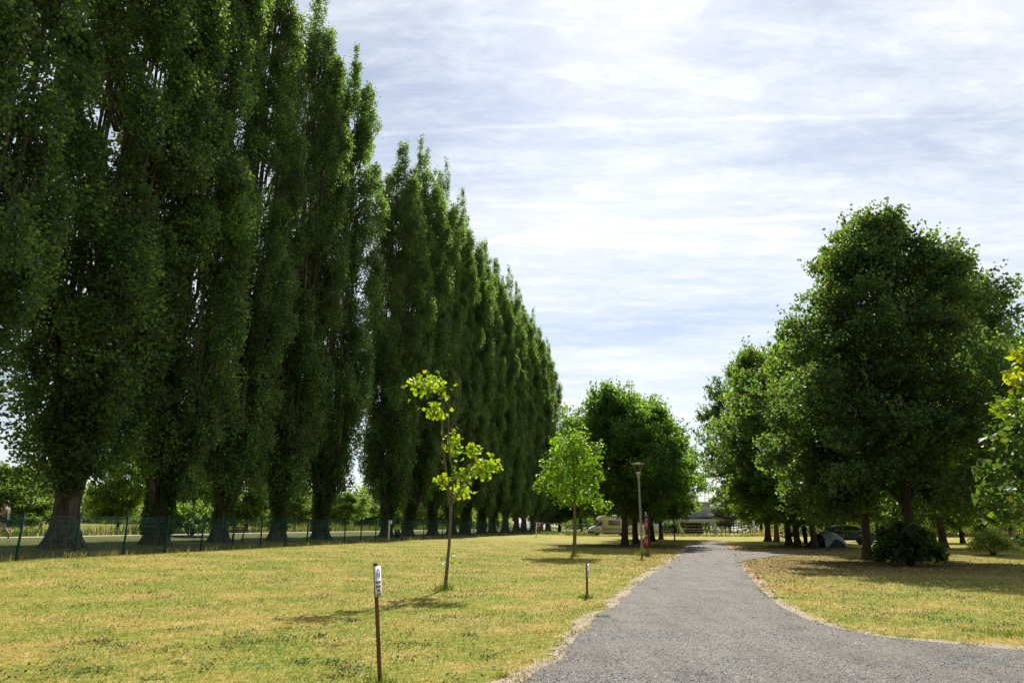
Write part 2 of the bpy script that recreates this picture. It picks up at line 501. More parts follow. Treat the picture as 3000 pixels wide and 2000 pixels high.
def asphalt_material():
    m = bpy.data.materials.new('worn_asphalt'); m.use_nodes = True
    t = m.node_tree; p = t.nodes['Principled BSDF']; l = t.links.new
    p.inputs['Roughness'].default_value = 0.85; p.inputs['Specular IOR Level'].default_value = 0.25
    tcn = nn(t, 'ShaderNodeTexCoord')
    vo = nn(t, 'ShaderNodeTexVoronoi'); vo.inputs['Scale'].default_value = 75; l(tcn.outputs['Object'], vo.inputs['Vector'])
    r1 = nn(t, 'ShaderNodeValToRGB'); e = r1.color_ramp.elements
    e[0].position, e[0].color = 0.15, (0.026, 0.026, 0.027, 1); e[1].position, e[1].color = 0.95, (0.42, 0.40, 0.375, 1)
    x = e.new(0.7); x.color = (0.112, 0.109, 0.106, 1)
    sp = nn(t, 'ShaderNodeSeparateColor'); l(vo.outputs['Color'], sp.inputs[0]); l(sp.outputs[0], r1.inputs[0])
    n1 = nn(t, 'ShaderNodeTexNoise'); n1.inputs['Scale'].default_value = 0.9; n1.inputs['Detail'].default_value = 7; n1.inputs['Roughness'].default_value = 0.6
    mp = nn(t, 'ShaderNodeMapping'); mp.inputs['Scale'].default_value = (1, 1.3, 1); mp.inputs['Rotation'].default_value = (0, 0, R(-15)); l(tcn.outputs['Object'], mp.inputs[0]); l(mp.outputs[0], n1.inputs['Vector'])
    r2 = nn(t, 'ShaderNodeValToRGB'); e = r2.color_ramp.elements
    e[0].position, e[0].color = 0.40, (0.0, 0, 0, 1); e[1].position, e[1].color = 0.62, (1, 1, 1, 1)
    l(n1.outputs[0], r2.inputs[0])
    mx_ = nn(t, 'ShaderNodeMix', data_type='RGBA'); l(r1.outputs[0], mx_.inputs['A'])
    mx_.inputs['B'].default_value = (0.20, 0.17, 0.135, 1)
    mm = nn(t, 'ShaderNodeMath', operation='MULTIPLY'); l(r2.outputs[0], mm.inputs[0]); mm.inputs[1].default_value = 0.62
    l(mm.outputs[0], mx_.inputs['Factor'])
    n3 = nn(t, 'ShaderNodeTexNoise'); n3.inputs['Scale'].default_value = 1.0; n3.inputs['Detail'].default_value = 6; n3.inputs['Roughness'].default_value = .7
    m3 = nn(t, 'ShaderNodeMapping'); m3.inputs['Rotation'].default_value = (0, 0, R(20)); m3.inputs['Scale'].default_value = (1.9, .35, 1); l(tcn.outputs['Object'], m3.inputs[0]); l(m3.outputs[0], n3.inputs['Vector'])
    r3 = nn(t, 'ShaderNodeMapRange'); r3.inputs['From Min'].default_value = .3; r3.inputs['From Max'].default_value = .7; r3.inputs['To Min'].default_value = .72; r3.inputs['To Max'].default_value = 1.25; l(n3.outputs[0], r3.inputs[0])
    m4 = nn(t, 'ShaderNodeVectorMath', operation='SCALE'); l(mx_.outputs['Result'], m4.inputs[0]); l(r3.outputs[0], m4.inputs['Scale'])
    l(m4.outputs[0], p.inputs['Base Color'])
    b = nn(t, 'ShaderNodeBump'); b.inputs['Strength'].default_value = 0.7; b.inputs['Distance'].default_value = 0.012
    l(vo.outputs['Distance'], b.inputs['Height']); l(b.outputs[0], p.inputs['Normal'])
    return m


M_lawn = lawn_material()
M_asph = asphalt_material()
M_sand = mat('sandy_gravel', (0.60, 0.52, 0.40), 0.95, 0.15, 30, 0.6, col2=(0.30, 0.22, 0.14), spec=0.1)
M_path = mat('pale_path', (0.55, 0.51, 0.45), 0.9, 0.05, 3, spec=0.2)


# ------------------------------------------------------------------ setting: ground, road, path
def steps(a, b, s0, k):
    o = [a]; s_ = s0
    while o[-1] < b:
        o.append(o[-1] + s_); s_ *= k
    return o


xr = steps(0, 3200, 0.5, 1.035)
xs = np.array([-q for q in xr[:0:-1]] + xr)
yr = steps(0, 3200, 0.6, 1.018)
ys = np.array([-q for q in steps(0, 400, 2, 1.2)[:0:-1]] + yr)
X, Y = np.meshgrid(xs, ys)
V = np.stack([X, Y, ground_z(X, Y)], -1).reshape(-1, 3)
ny, nx = X.shape
i, j = np.meshgrid(np.arange(ny - 1), np.arange(nx - 1), indexing='ij')
a = (i * nx + j).ravel()
mb = MB(); mb.add(V, np.stack([a, a + 1, a + nx + 1, a + nx], 1))
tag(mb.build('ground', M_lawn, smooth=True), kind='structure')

LE = np.array([on_ground(u, v) for u, v in [(1536, 2000), (1624, 1935), (1692, 1874), (1747, 1806), (1808, 1769), (1869, 1711), (1917, 1677), (1965, 1646), (1999, 1622), (2012, 1609), (2024, 1595), (2036, 1586)]])
RE = np.array([on_ground(u, v) for u, v in [(3000, 1908), (2829, 1891), (2693, 1878), (2556, 1864), (2420, 1833), (2352, 1810), (2284, 1776), (2237, 1735), (2203, 1697), (2176, 1663), (2158, 1640), (2146, 1622), (2135, 1604), (2122, 1592), (2114, 1586)]])
LE = LE[np.argsort(LE[:, 1])]; RE = RE[np.argsort(RE[:, 1])]
YMAX = min(LE[-1, 1], RE[-1, 1])
YJ = RE[0, 1]


def XL(y):
    y = np.asarray(y, float)
    x = np.interp(y, LE[:, 1], LE[:, 0])
    s0 = (LE[1, 0] - LE[0, 0]) / (LE[1, 1] - LE[0, 1])
    return np.where(y < LE[0, 1], LE[0, 0] + (y - LE[0, 1]) * s0, x) + 0.05 * np.sin(y * 2.3) + 0.03 * np.sin(y * 5.1)


def XR(y):
    y = np.asarray(y, float)
    x = np.interp(y, RE[:, 1], RE[:, 0])
    return np.where(y < YJ, RE[0, 0] + 14 * (YJ - y) ** 0.8, x) 


def strip(rows, ncol, zoff):
    # rows: list of (p_left, p_right) xy
    V = []
    for (x0, y0), (x1, y1) in rows:
        t = np.linspace(0, 1, ncol)
        x = x0 + (x1 - x0) * t; y = y0 + (y1 - y0) * t
        V.append(np.stack([x, y, ground_z(x, y) + zoff], -1))
    V = np.concatenate(V); n = len(rows)
    i, j = np.meshgrid(np.arange(n - 1), np.arange(ncol - 1), indexing='ij')
    a = (i * ncol + j).ravel()
    return V, np.stack([a, a + 1, a + ncol + 1, a + ncol], 1)


yy = np.concatenate([np.arange(-6, 20, 0.12), np.arange(20, YMAX, 0.4)])
mb = MB(); mb.add(*strip([((XL(y), y), (min(XR(y), 60), y)) for y in yy], 40, 0.012))
tag(mb.build('road', M_asph, smooth=True), kind='structure')
# side road that leaves to the right past the bend
sr_n = [on_ground(u, v) for u, v in [(2150, 1652), (2203, 1638), (2284, 1628), (2346, 1621)]]
sr_f = [on_ground(u, v) for u, v in [(2130, 1608), (2169, 1612), (2284, 1616), (2340, 1616)]]
sr_n.append(sr_n[-1] + (sr_n[-1] - sr_n[-2]) * 2); sr_f.append(sr_f[-1] + (sr_n[-1] - sr_n[-2]))
rows = []
for k in range(len(sr_n) - 1):
    for q in np.linspace(0, 1, 12, endpoint=False):
        a_ = sr_n[k] * (1 - q) + sr_n[k + 1] * q; b_ = sr_f[k] * (1 - q) + sr_f[k + 1] * q
        rows.append(((b_[0], b_[1]), (a_[0], a_[1])))
V, Fc = strip(rows, 14, 0.020)
mb = MB(); mb.add(V, Fc[:, ::-1]); tag(mb.build('side_road', M_asph, smooth=True), kind='structure')
SRN = np.array(sr_n); SRF = np.array(sr_f)


def in_road(x, y, pad=0.0):
    r = (x > XL(y) - pad) & (x < XR(y) + pad) & (y < YMAX)
    yn = np.interp(x, SRN[:, 0], SRN[:, 1]); yf = np.interp(x, SRF[:, 0], SRF[:, 1])
    return r | ((x > SRN[0, 0]) & (x < SRN[-1, 0]) & (y > yn - pad) & (y < yf + pad))


rg = np.random.default_rng(5)


def smooth_noise(n, k):
    a_ = rg.normal(size=n + k)
    return np.convolve(a_, np.ones(k) / k ** 0.5, 'valid')[:n]


for side in (0, 1):
    y2 = np.arange(-6 if side == 0 else YJ + 0.02, YMAX, 0.03)
    w = np.clip(0.22 + 0.05 * smooth_noise(len(y2), 60) + 0.035 * smooth_noise(len(y2), 7), 0.0, 0.6) * np.interp(y2, [5, 12, 40], [1.5, 1.0, 1.6])
    if side == 0:
        e = XL(y2); rows = [((e[k] - w[k], y2[k]), (e[k] + 0.1, y2[k])) for k in range(len(y2))]
    else:
        e = XR(y2); fl = np.interp(y2, [YJ, YJ + 1.2, YJ + 3], [3.5, 1.6, 1.0]); rows = [((e[k] - 0.1, y2[k]), (e[k] + w[k] * fl[k], y2[k])) for k in range(len(y2))]
    mb = MB(); mb.add(*strip(rows, 4, 0.006))
    tag(mb.build('gravel_verge', M_sand), kind='structure')

# river path behind the poplars
PT = 0.284


def poplar_line_x(y):
    return -19.67 + PT * (y - 31)


rows = []
for y in np.arange(-10, 190, 2.0):
    x = poplar_line_x(y) - 7.4
    rows.append(((x - 2.1, y), (x, y)))
mb = MB(); mb.add(*strip(rows, 4, 0.02))
tag(mb.build('path', M_path, smooth=True), kind='structure')

# ------------------------------------------------------------------ leaves
rng = np.random.default_rng(11)


def unit(v):
    return v / (np.linalg.norm(v, axis=-1, keepdims=True) + 1e-9)


def add_leaves(mb, P, size, col, up=0.5, droop=0.0, shape='rhomb', rs=None, wid=0.42):
    rs = rs or rng
    n = len(P)
    N = unit(rs.normal(size=(n, 3)) + np.array([0, 0, up * 1.6]))
    A = rs.normal(size=(n, 3)) - np.array([0, 0, droop])
    A = unit(A - N * (A * N).sum(1)[:, None])
    S = np.cross(A, N)
    size = (np.ones(n) * size * rs.uniform(0.7, 1.25, n))[:, None]
    if shape == 'rhomb':
        V = np.stack([P, P + A * size * 0.45 + S * size * wid + N * size * 0.06, P + A * size, P + A * size * 0.45 - S * size * wid + N * size * 0.06], 1)
        k = 4
        f = (np.arange(n) * 4)[:, None] + np.arange(4)
        mb.add(V.reshape(-1, 3), f, np.repeat(col, 4, 0))
        return
    if shape == 'maple':
        out = [(0, 0), (0.10, 0.38), (0.30, 0.20), (0.34, 0.50), (0.62, 0.36), (0.72, 0.14), (1.0, 0.0)]
    else:   # heart shape
        out = [(0.05, 0), (-0.05, 0.22), (0.18, 0.44), (0.5, 0.40), (0.8, 0.18), (1.05, 0.0)]
    out = out + [(a_, -b_) for a_, b_ in out[-2:0:-1]]
    k = len(out)
    fold = 0.10
    V = np.stack([P + A * size * a_ + S * size * b_ + N * size * (abs(b_) * fold * 2 - a_ * a_ * (0.18 + 0.1 * droop)) for a_, b_ in out], 1)
    f = (np.arange(n) * k)[:, None]
    quads = [(0, 1, 2, k - 2), (0, k - 2, k - 1, 0)]
    # triangle fans around the mid rib
    cen = P + A * size * 0.42 - N * size * 0.03
    V = np.concatenate([V, cen[:, None]], 1); k += 1
    f = (np.arange(n) * k)[:, None, None] + np.array([(j_, (j_ + 1) % (k - 1), k - 1) for j_ in range(k - 1)])[None]
    mb.add(V.reshape(-1, 3), f.reshape(-1, 3), np.repeat(col, k, 0))


def leaf_cols(n, base, rs, var=0.25, warm=0.15, groups=None):
    b = np.tile(np.array(base), (n, 1))
    br = np.exp(rs.normal(size=n) * var)
    if groups is not None:
        br *= groups
    w = rs.normal(size=n) * warm
    b = b * br[:, None]
    b[:, 0] *= np.exp(w); b[:, 2] *= np.exp(-w)
    return np.clip(b, 0.002, 0.9)


def curve_pts(p0, p1, bend, n=6, rs=None, wob=0.0):
    t = np.linspace(0, 1, n)[:, None]
    p0 = np.array(p0, float); p1 = np.array(p1, float)
    c = p0 * (1 - t) ** 2 + 2 * (p0 * 0.5 + p1 * 0.5 + np.array(bend)) * t * (1 - t) + p1 * t ** 2
    if rs is not None and wob:
        w = rs.normal(size=(n, 3)) * wob; w[0] = 0; w[-1] = 0
        c = c + w
    return c


# --- poplars
def poplar(seed, H=41.0):
    rs = np.random.default_rng(seed)
    env_h = [0, .09, .16, .3, .45, .6, .75, .88, .96, 1.0]
    env_r = [.9, 1.45, 2.05, 2.65, 2.75, 2.6, 2.2, 1.55, .85, .2]
    ph = rs.uniform(0, 6.28, 4)
    tr = MB()
    zz = np.array([-.3, 0, .15, .4, .8, 1.4, 2.2, 3.0, 4.2, 6, 9, 13, 18, 24, 30, 36])
    rr = np.array([.88, .76, .64, .54, .45, .39, .37, .38, .36, .33, .30, .25, .19, .13, .07, .03])

    def ridge(i, th):
        a_ = np.interp(zz[i], [0, 1, 3, 8], [0.36, 0.20, 0.12, 0.04])
        return 1 + a_ * (np.cos(5 * th + ph[0]) * 0.6 + np.cos(8 * th + ph[1]) * 0.5 + np.cos(13 * th + ph[2]) * 0.25)
    ax = np.column_stack([0.12 * np.sin(zz * 0.25 + ph[0]), 0.12 * np.cos(zz * 0.2 + ph[1]) - 0.1, zz])
    ax[:2, :2] = ax[2, :2]
    tr.tube(ax, rr, 26, ridge=ridge)
    limbs = []
    nl = 12
    for k in range(nl):
        az = k * 2.4 + rs.uniform(-.4, .4)
        z0 = rs.uniform(2.0, 4.5) if k < 8 else rs.uniform(7, 14)
        top = rs.uniform(0.45, 0.9) * H
        r1 = np.interp(top / H, env_h, env_r) * 0.45
        d = np.array([math.cos(az), math.sin(az), 0])
        rmid = rs.uniform(1.0, 1.55)
        pts = np.array([d * 0.25 + [0, 0, z0 - .5], d * (0.55) + [0, 0, z0 + .7], d * (rmid * .8) + [0, 0, z0 + 2.4], d * rmid + [0, 0, z0 + 5.5],
                        d * (rmid + .1) + [0, 0, (z0 + top) / 2], d * r1 + [0, 0, top]])
        pts[1:-1, :2] += rs.normal(size=(4, 2)) * 0.12
        r0 = rs.uniform(.13, .21) if k < 8 else .10
        tr.tube(pts, [r0 * 1.2, r0, r0 * .85, r0 * .7, r0 * .45, .03], 8)
        limbs.append(pts)
    cr = MB()
    npl = 130
    nlobe = 92
    hs = np.sort(1 - (1 - rs.uniform(0, 1, npl)) ** 0.85)
    hs = 0.075 + hs * 0.83
    hs = np.concatenate([hs, .09 + .76 * (np.arange(nlobe) + rs.uniform(-.4, .4, nlobe)) / nlobe])
    for k in range(npl + nlobe):
        big_ = k >= npl
        h = hs[k]; az = rs.uniform(0, 2 * PI) if not big_ else (k * 2.4 + rs.uniform(-.5, .5))
        E = np.interp(h, env_h, env_r) * (1 + 0.16 * math.sin(3 * az + ph[0] + h * 9) + 0.12 * math.sin(h * 31 + ph[1] + az))
        Lp = rs.uniform(2.2, 4.6) * (1 - 0.35 * h); Rp = rs.uniform(.40, .80) * (1.05 - 0.4 * h)
        q = (0.35 + 0.65 * rs.uniform() ** 0.6)
        if big_:
            Lp = rs.uniform(1.9, 3.9) * (1 - .3 * h); Rp = rs.uniform(.62, 1.15) * (1.05 - .45 * h); q = 1.0
        rad = max(0.1, (E - Rp * (.8 if not big_ else .42)) * q)
        base = np.array([math.cos(az) * rad, math.sin(az) * rad, h * H - Lp * .4])
        tilt = rs.uniform(.0, .15)
        a_ = unit(np.array([math.cos(az) * tilt + rs.normal() * .05, math.sin(az) * tilt + rs.normal() * .05, 1]))
        inner = np.array([math.cos(az) * rad * .25, math.sin(az) * rad * .25, max(2.5, h * H - Lp * .4 - rs.uniform(2, 4))])
        if k % 2 == 0:
            tr.tube(curve_pts(inner, base + a_ * Lp * .8, (math.cos(az) * .25, math.sin(az) * .25, -.4), 5, rs, .05), [.07, .055, .04, .025, .01], 4, cap=False)
        nt = int((22 if not big_ else 74) * Lp / 3.4 + 4)
        t = rs.beta(1.3, 1.25, nt)
        prof = np.sin(PI * np.clip(t, 0.01, .99) ** 0.75) ** 0.75 + 0.08
        th = rs.uniform(0, 2 * PI, nt); u_ = np.sqrt(rs.uniform(.15, 1, nt))
        tw = base + a_ * (Lp * t)[:, None] + np.column_stack([np.cos(th), np.sin(th), np.zeros(nt)]) * (Rp * prof * u_)[:, None]
        nlf = 20
        P_ = np.repeat(tw, nlf, 0) + rs.normal(size=(nt * nlf, 3)) * np.array([.15, .15, .22])
        g_ = np.repeat(np.exp(rs.normal(size=nt) * .22 + rs.normal() * .16), nlf)
        add_leaves(cr, P_, 0.15, leaf_cols(len(P_), (.041, .080, .045), rs, .25, .12, g_), 0.25, 0.2, rs=rs, wid=.45)
    # the leader tips
    for k in range(5):
        nt = 30; t = rs.uniform(0, 1, nt)
        c = np.array([rs.normal() * .35, rs.normal() * .35, H * .885 + rs.uniform(-.06, .02) * H])
        tw = c + np.column_stack([rs.normal(size=nt) * .24 * (1 - t * .8), rs.normal(size=nt) * .24 * (1 - t * .8), t * H * .11])
        P_ = np.repeat(tw, 16, 0) + rs.normal(size=(nt * 16, 3)) * np.array([.13, .13, .2])
        add_leaves(cr, P_, 0.15, leaf_cols(len(P_), (.043, .084, .045), rs, .25, .12), 0.25, 0.2, rs=rs, wid=.45)
    # loose foliage round the foot of the crown
    return tr, cr


def ivy_mb(seed, z1, r=0.45, n=5200):
    rs = np.random.default_rng(seed); m = MB()
    az0 = rs.uniform(0, 6.28)
    z = rs.uniform(0.1, 1, n) ** 0.8 * z1
    az = rs.uniform(0, 2 * PI, n)
    keep = (np.sin(az * 2 + z * .8 + az0) + rs.uniform(-.9, 1.2, n)) > -.15
    z, az = z[keep], az[keep]
    rad = np.interp(z, [0, .5, 2, 4, 9], [r * 1.65, r * 1.25, r * 1.02, r * 1.05, r * .8]) + rs.uniform(0, .22, len(z))
    P_ = np.column_stack([np.cos(az) * rad, np.sin(az) * rad - .1, z])
    add_leaves(m, P_, 0.14, leaf_cols(len(P_), (.03, .062, .018), rs, .25, .1), 0.2, .3, rs=rs)
    return m


ordn = ['first', 'second', 'third', 'fourth', 'fifth', 'sixth', 'seventh', 'eighth', 'ninth', 'tenth', 'eleventh', 'twelfth', 'thirteenth',
        'fourteenth', 'fifteenth', 'sixteenth', 'seventeenth', 'eighteenth', 'nineteenth']
POP = {}
tops = {-1: 43, 0: 43, 1: 43.5, 2: 43, 3: 43.5, 4: 42.2, 6: 39.3, 7: 42, 8: 42.3, 9: 41.3, 10: 39.8, 11: 39.6, 12: 39.0, 13: 38.8, 14: 38.4, 15: 37.8, 16: 36.8, 17: 36.0, 18: 34.5}
plabels = {
    -1: 'sunlit poplar crown at the top left edge, its trunk out of view',
    0: 'huge poplar with a bare ridged flaring trunk, leftmost whole trunk behind the fence',
    1: 'tall poplar with ivy on its thick trunk, second whole trunk from the left',
    2: 'tall poplar with an ivy-covered trunk beside the park bench, third trunk from the left',
    3: 'tall poplar just right of the park bench, fourth trunk from the left',
    4: 'tall poplar with spreading lower limbs, fifth trunk, just left of the gap',
    6: 'shorter poplar just left of the green litter bin, first after the gap in the row',
    7: 'tall poplar just right of the green litter bin, its trunk widening upward with ivy'}
protos = []
for k in range(4):
    tr_, cr_ = poplar(100 + k)
    protos.append((tr_, cr_))
made = []
pi_ = 0
for idx, i_ in enumerate(sorted(tops)):
    Yp = 31 * (1 + .1637 * i_)
    u_ = 2089 - 1905 / (1 + .1637 * i_)
    x = (u_ - 1500) / 2074 * Yp
    lab = plabels.get(i_, 'dark poplar in the far receding row, %s tree beyond the litter bin' % (ordn[i_ - 7] if i_ > 7 else ''))
    if i_ == -1:
        x, Yp = -21.0, 23.8
    loc = (x, Yp, gz(x, Yp) - .05)
    s_ = tops[i_] / 41.0
    wv = {-1: 1.08, 0: 1.22, 1: 1.06}.get(i_, .96 + 0.07 * math.sin(i_ * 2.1))
    rz = (i_ * 2.39) % 6.28
    vi = (idx * 3 + idx // 4) % 4
    if len([m for m in made if m[0] == vi]) == 0:
        t_ = thing('poplar', lab, 'tree', loc, rz, 'row of tall poplars behind the fence')
        protos[vi][0].build('trunk', M_bark, t_, smooth=True)
        protos[vi][1].build('crown', M_leaf, t_, col=True)
        t_.scale = (wv, wv, s_)
        made.append((vi, t_))
        POP[i_] = t_
    else:
        src = [m[1] for m in made if m[0] == vi][0]
        POP[i_] = dup(src, loc, rz, lab, (wv, wv, s_))
for k, i_ in enumerate([1, 2, 3, 4, 6, 7, 8, 9, 10, 11, 12]):
    if k < 3:
        o_ = ivy_mb(300 + k, [3.4, 5.5, 4.5][k]).build('ivy', M_leaf, POP[i_], col=True)
        if k == 0:
            ivs = []
        ivs.append(o_)
    else:
        o_ = ivs[k % 3].copy(); COL.objects.link(o_); o_.parent = POP[i_]


# --- broad crowned trees
def broad(seed, H, Rc, zb, nanch=90, leaf=0.16, base=(.045, .085, .02), trunk_r=.26, forks=7, tw=24, lf=20, clump=(.7, 1.25), warm=.15, lean=(0, 0), top=0.86, yfrac=0.0, elong=1.0, skew=None, prof=None, nl=None):
    rs = np.random.default_rng(seed)
    tr, cr = MB(), MB()
    fz = zb + (H - zb) * .1
    n = 9
    zz = np.linspace(-.15, H * .8, n)
    ax = np.column_stack([lean[0] * zz / H + .06 * np.sin(zz), lean[1] * zz / H + .06 * np.cos(zz * .8), zz])
    rr = trunk_r * np.interp(zz / H, [0, .05, .3, .8], [1.35, 1.05, .8, .12])
    zf = np.array([-.15, .05, .3, .7]); af = np.column_stack([np.interp(zf, zz, ax[:, 0]), np.interp(zf, zz, ax[:, 1]), zf])
    ax = np.vstack([af, ax[1:]]); rr = np.concatenate([trunk_r * np.array([1.9, 1.55, 1.22, 1.05]), rr[1:]])
    ph = rs.uniform(0, 6)
    tr.tube(ax, rr, 14, ridge=lambda i, th: 1 + (.12 if i < 3 else .04) * np.cos(5 * th + ph))
    mains = []
    for k in range(forks):
        az = k * 2.4 + rs.uniform(-.3, .3)
        z0 = zb * rs.uniform(.75, 1.3) + (H - zb) * .25 * k / forks
        z1 = zb + (H - zb) * rs.uniform(.35, .8)
        rad = Rc * rs.uniform(.4, .65)
        c0 = np.array([np.interp(z0, ax[:, 2], ax[:, 0]), np.interp(z0, ax[:, 2], ax[:, 1]), z0])
        e = np.array([math.cos(az) * rad, math.sin(az) * rad, z1]) + np.array([lean[0], lean[1], 0]) * z1 / H
        pts = curve_pts(c0, e, (math.cos(az) * .2 * Rc, math.sin(az) * .2 * Rc, -.1 * (z1 - z0)), 7, rs, .07)
        r0 = trunk_r * rs.uniform(.35, .5)
        tr.tube(pts, np.linspace(r0, .03, 7), 7)
        mains.append(pts)
    nl = nl or max(9, nanch // 7)
    lh = (np.arange(nl) + rs.uniform(0, 1, nl)) / nl; laz = np.arange(nl) * 2.4 + rs.uniform(-.5, .5, nl)
    li = rs.integers(nl, size=nanch)
    h = np.clip(lh[li] + rs.normal(size=nanch) * .075, 0, 1)
    az = laz[li] + rs.normal(size=nanch) * .36
    free = rs.uniform(size=nanch) < .28
    h[free] = rs.uniform(0, 1, free.sum()); az[free] = rs.uniform(0, 2 * PI, free.sum())
    env = np.sin(PI * (h * .71 + .17)) ** .75 if prof is None else np.interp(h, prof[0], prof[1])
    env = env * (1 + .12 * np.sin(li * 7.3))
    env *= 1 + .13 * np.sin(3 * az + ph) + .1 * np.sin(5 * az - ph * 2 + h * 7) + .10 * rs.normal(size=nanch)
    cr_r = rs.uniform(clump[0] * .7, clump[1] * 1.1, nanch) * (0.75 + .25 * env)
    rad = np.maximum(0.05, (Rc * env - cr_r * .5)) * (rs.uniform(.2, 1, nanch) ** .45)
    A_ = np.column_stack([np.cos(az) * rad, np.sin(az) * rad * elong, zb + cr_r * .4 + h * (H - zb - cr_r * 1.1)])
    A_[:, :2] += np.array(lean) * (A_[:, 2:3] / H)
    if skew is not None:
        A_ = skew(A_)
    for k in range(nanch):
        if k % 2 == 0:
            m_ = mains[rs.integers(len(mains))]; s0 = m_[rs.integers(2, 7)]
            if s0[2] < A_[k, 2] + 1:
                tr.tube(curve_pts(s0, A_[k], (0, 0, -.2), 4, rs, .05), [.045, .035, .022, .008], 4, cap=False)
        d = unit(rs.normal(size=(tw, 3))) * (rs.uniform(.25, 1, tw) ** .5)[:, None] * cr_r[k] * np.array([1, 1, .72])
        c = A_[k] + d
        P_ = np.repeat(c, lf, 0) + rs.normal(size=(tw * lf, 3)) * np.array([.2, .2, .13])
        g_ = np.repeat(np.exp(rs.normal(size=tw) * .2), lf)
        if rad[k] > .45 * Rc or h[k] > .75:      # sprigs that break the outline
            ns = 4
            so = unit(A_[k] - np.array([0, 0, zb + (H - zb) * .35]))
            for _ in range(ns):
                s0 = A_[k] + unit(rs.normal(size=3) + so * 1.6) * cr_r[k] * .8
                dd = unit(so + rs.normal(size=3) * .45 + [0, 0, .35])
                tt_ = rs.uniform(0, 1, 14)[:, None]
                P_ = np.concatenate([P_, s0 + dd * tt_ * rs.uniform(.4, .95) + rs.normal(size=(14, 3)) * .07])
            g_ = np.concatenate([g_, np.ones(14 * ns)])
        if yfrac and rs.uniform() < yfrac:
            col = leaf_cols(len(P_), (.20, .17, .02), rs, .2, .25, g_)
        else:
            col = leaf_cols(len(P_), base, rs, .25, warm, g_)
        add_leaves(cr, P_, leaf, col, .45, .25, rs=rs, wid=.45)
    return tr, cr


def put_tree(name, label, tc_, loc, rz=0., sc=1., group=None, lm=None, bm=None, cat='tree'):
    t_ = thing(name, label, cat, (loc[0], loc[1], loc[2] - .02), rz, group)
    t_.scale = (sc, sc, sc) if np.isscalar(sc) else sc
    tc_[0].build('trunk', bm or M_bark2, t_, smooth=True)
    tc_[1].build('crown', lm or M_leaf, t_, col=True)
    return t_


GR = 'shade trees around the camping lawn'
# big lime on the right with its basal shoots
p2 = on_ground(2672, 1646)
big = put_tree('lime_tree', 'largest broad-crowned tree on the right, its trunk rising from a leafy shrub',
               broad(21, 16.4, 5.3, 2.1, 280, .155, (.036, .072, .036), .22, 10, 24, 21, (.65, 1.2), .2, (.95, 0), prof=([0, .15, .35, .55, .75, .9, 1], [.72, 1.0, 1.05, .93, .72, .52, .28]), nl=30), p2, .4, 1, GR)
p1 = on_ground(2546, 1640)
put_tree('lime_tree', 'slender dark-trunked tree standing left of the leafy shrub and right of the grey tent',
         broad(22, 9.6, 4.1, 2.3, 100, .16, (.046, .098, .032), .18, 7, 20, 18, (.55, 1.0), .25, (-.9, 0)), p1, 1.9, 1, GR)
genA = broad(31, 15.0, 4.6, 2.1, 140, .19, (.038, .076, .036), .23, 8, 24, 20, (.8, 1.35), .16)
genB = broad(32, 12.5, 4.2, 2.0, 115, .19, (.050, .10, .032), .20, 8, 22, 19, (.75, 1.25), .2, yfrac=.015)
genC = broad(33, 8.0, 3.6, 1.2, 80, .18, (.052, .098, .036), .17, 7, 22, 18, (.6, 1.1), .2)


def base_pt(u, v):
    return on_ground(u, v)


tA = put_tree('maple_tree', 'dark tree with the highest crown left of the big lime, by the side road bend', genA, base_pt(2252, 1585), 0.3, (1.14, 1.14, 1.22), GR)
tB = put_tree('maple_tree', 'green tree with yellowing leaves behind the parked bicycle', genB, base_pt(2314, 1597), 1.3, (1.12, 1.12, 1.3), GR)
tC = put_tree('hedgerow_tree', 'bushy dark green tree low at the left edge behind the runner', genC, (0, 0, 0), 0, 1, 'trees beyond the river path')


def cp(src, u, v, rz, sc, label, Yd=None):
    if Yd is None:
        p = base_pt(u, v)
    else:
        x = (u - 1500) / 2074 * Yd
        p = np.array([x, Yd, gz(x, Yd)])
    return dup(src, (p[0], p[1], p[2] - .03), rz, label, (sc, sc, sc) if np.isscalar(sc) else sc)


cp(tA, 2339, 1602, 2.2, .92, 'dark-trunked tree between the bicycle and the standing camper')
cp(tB, 2386, 1607, 3.9, (.95, .95, 1.08), 'thick-trunked dark tree just left of the grey tent')
cp(tB, 2574, 1584, 5.0, (.9, .9, .95), 'thin dark tree behind the parked car, right of the tent')
cp(tA, 2768, 1604, 1.0, (1.05, 1.05, 1.12), 'tree with a straight speckled trunk between the two shrubs')
cp(tA, 2886, 1602, 4.1, (1.3, 1.3, 1.42), 'thick dark tree rising behind the rounded grey-green shrub')
cp(tC, 2823, 1590, 2.0, (1.0, 1.0, 1.15), 'small slim-trunked tree in the distance left of the rounded shrub')
# pale trunk
pt_ = base_pt(2277, 1587)
tP = put_tree('plane_tree', 'tree with a pale tan sunlit trunk standing just left of the bicycle',
              broad(41, 9.0, 3.4, 3.4, 60, .17, (.10, .11, .02), .22, 6, 20, 18, (.6, 1.0), .3, yfrac=.25), pt_, 0, 1, GR, bm=M_bark3)

# central group by the motorhome
cA = broad(51, 11.8, 5.3, 2.6, 150, .18, (.046, .10, .032), .24, 9, 24, 20, (.8, 1.35), .18)
cA = put_tree('maple_tree', 'nearest round-crowned tree of the central clump, thick trunk left of the lamp post', cA, base_pt(1832, 1599), .6, 1, GR)
cp(cA, 1864, 1593, 2.5, (.98, .98, 1.0), 'thick-trunked tree directly behind the lamp post and the nearest clump tree')
cp(tB, 1911, 1585, 4.2, (1.05, 1.05, 1.0), 'dark tree just right of the fire extinguishers in the central clump')
cp(cA, 1936, 1579, 5.6, (.93, .93, 1.0), 'slimmest rear tree of the central clump, left of the dark pole')

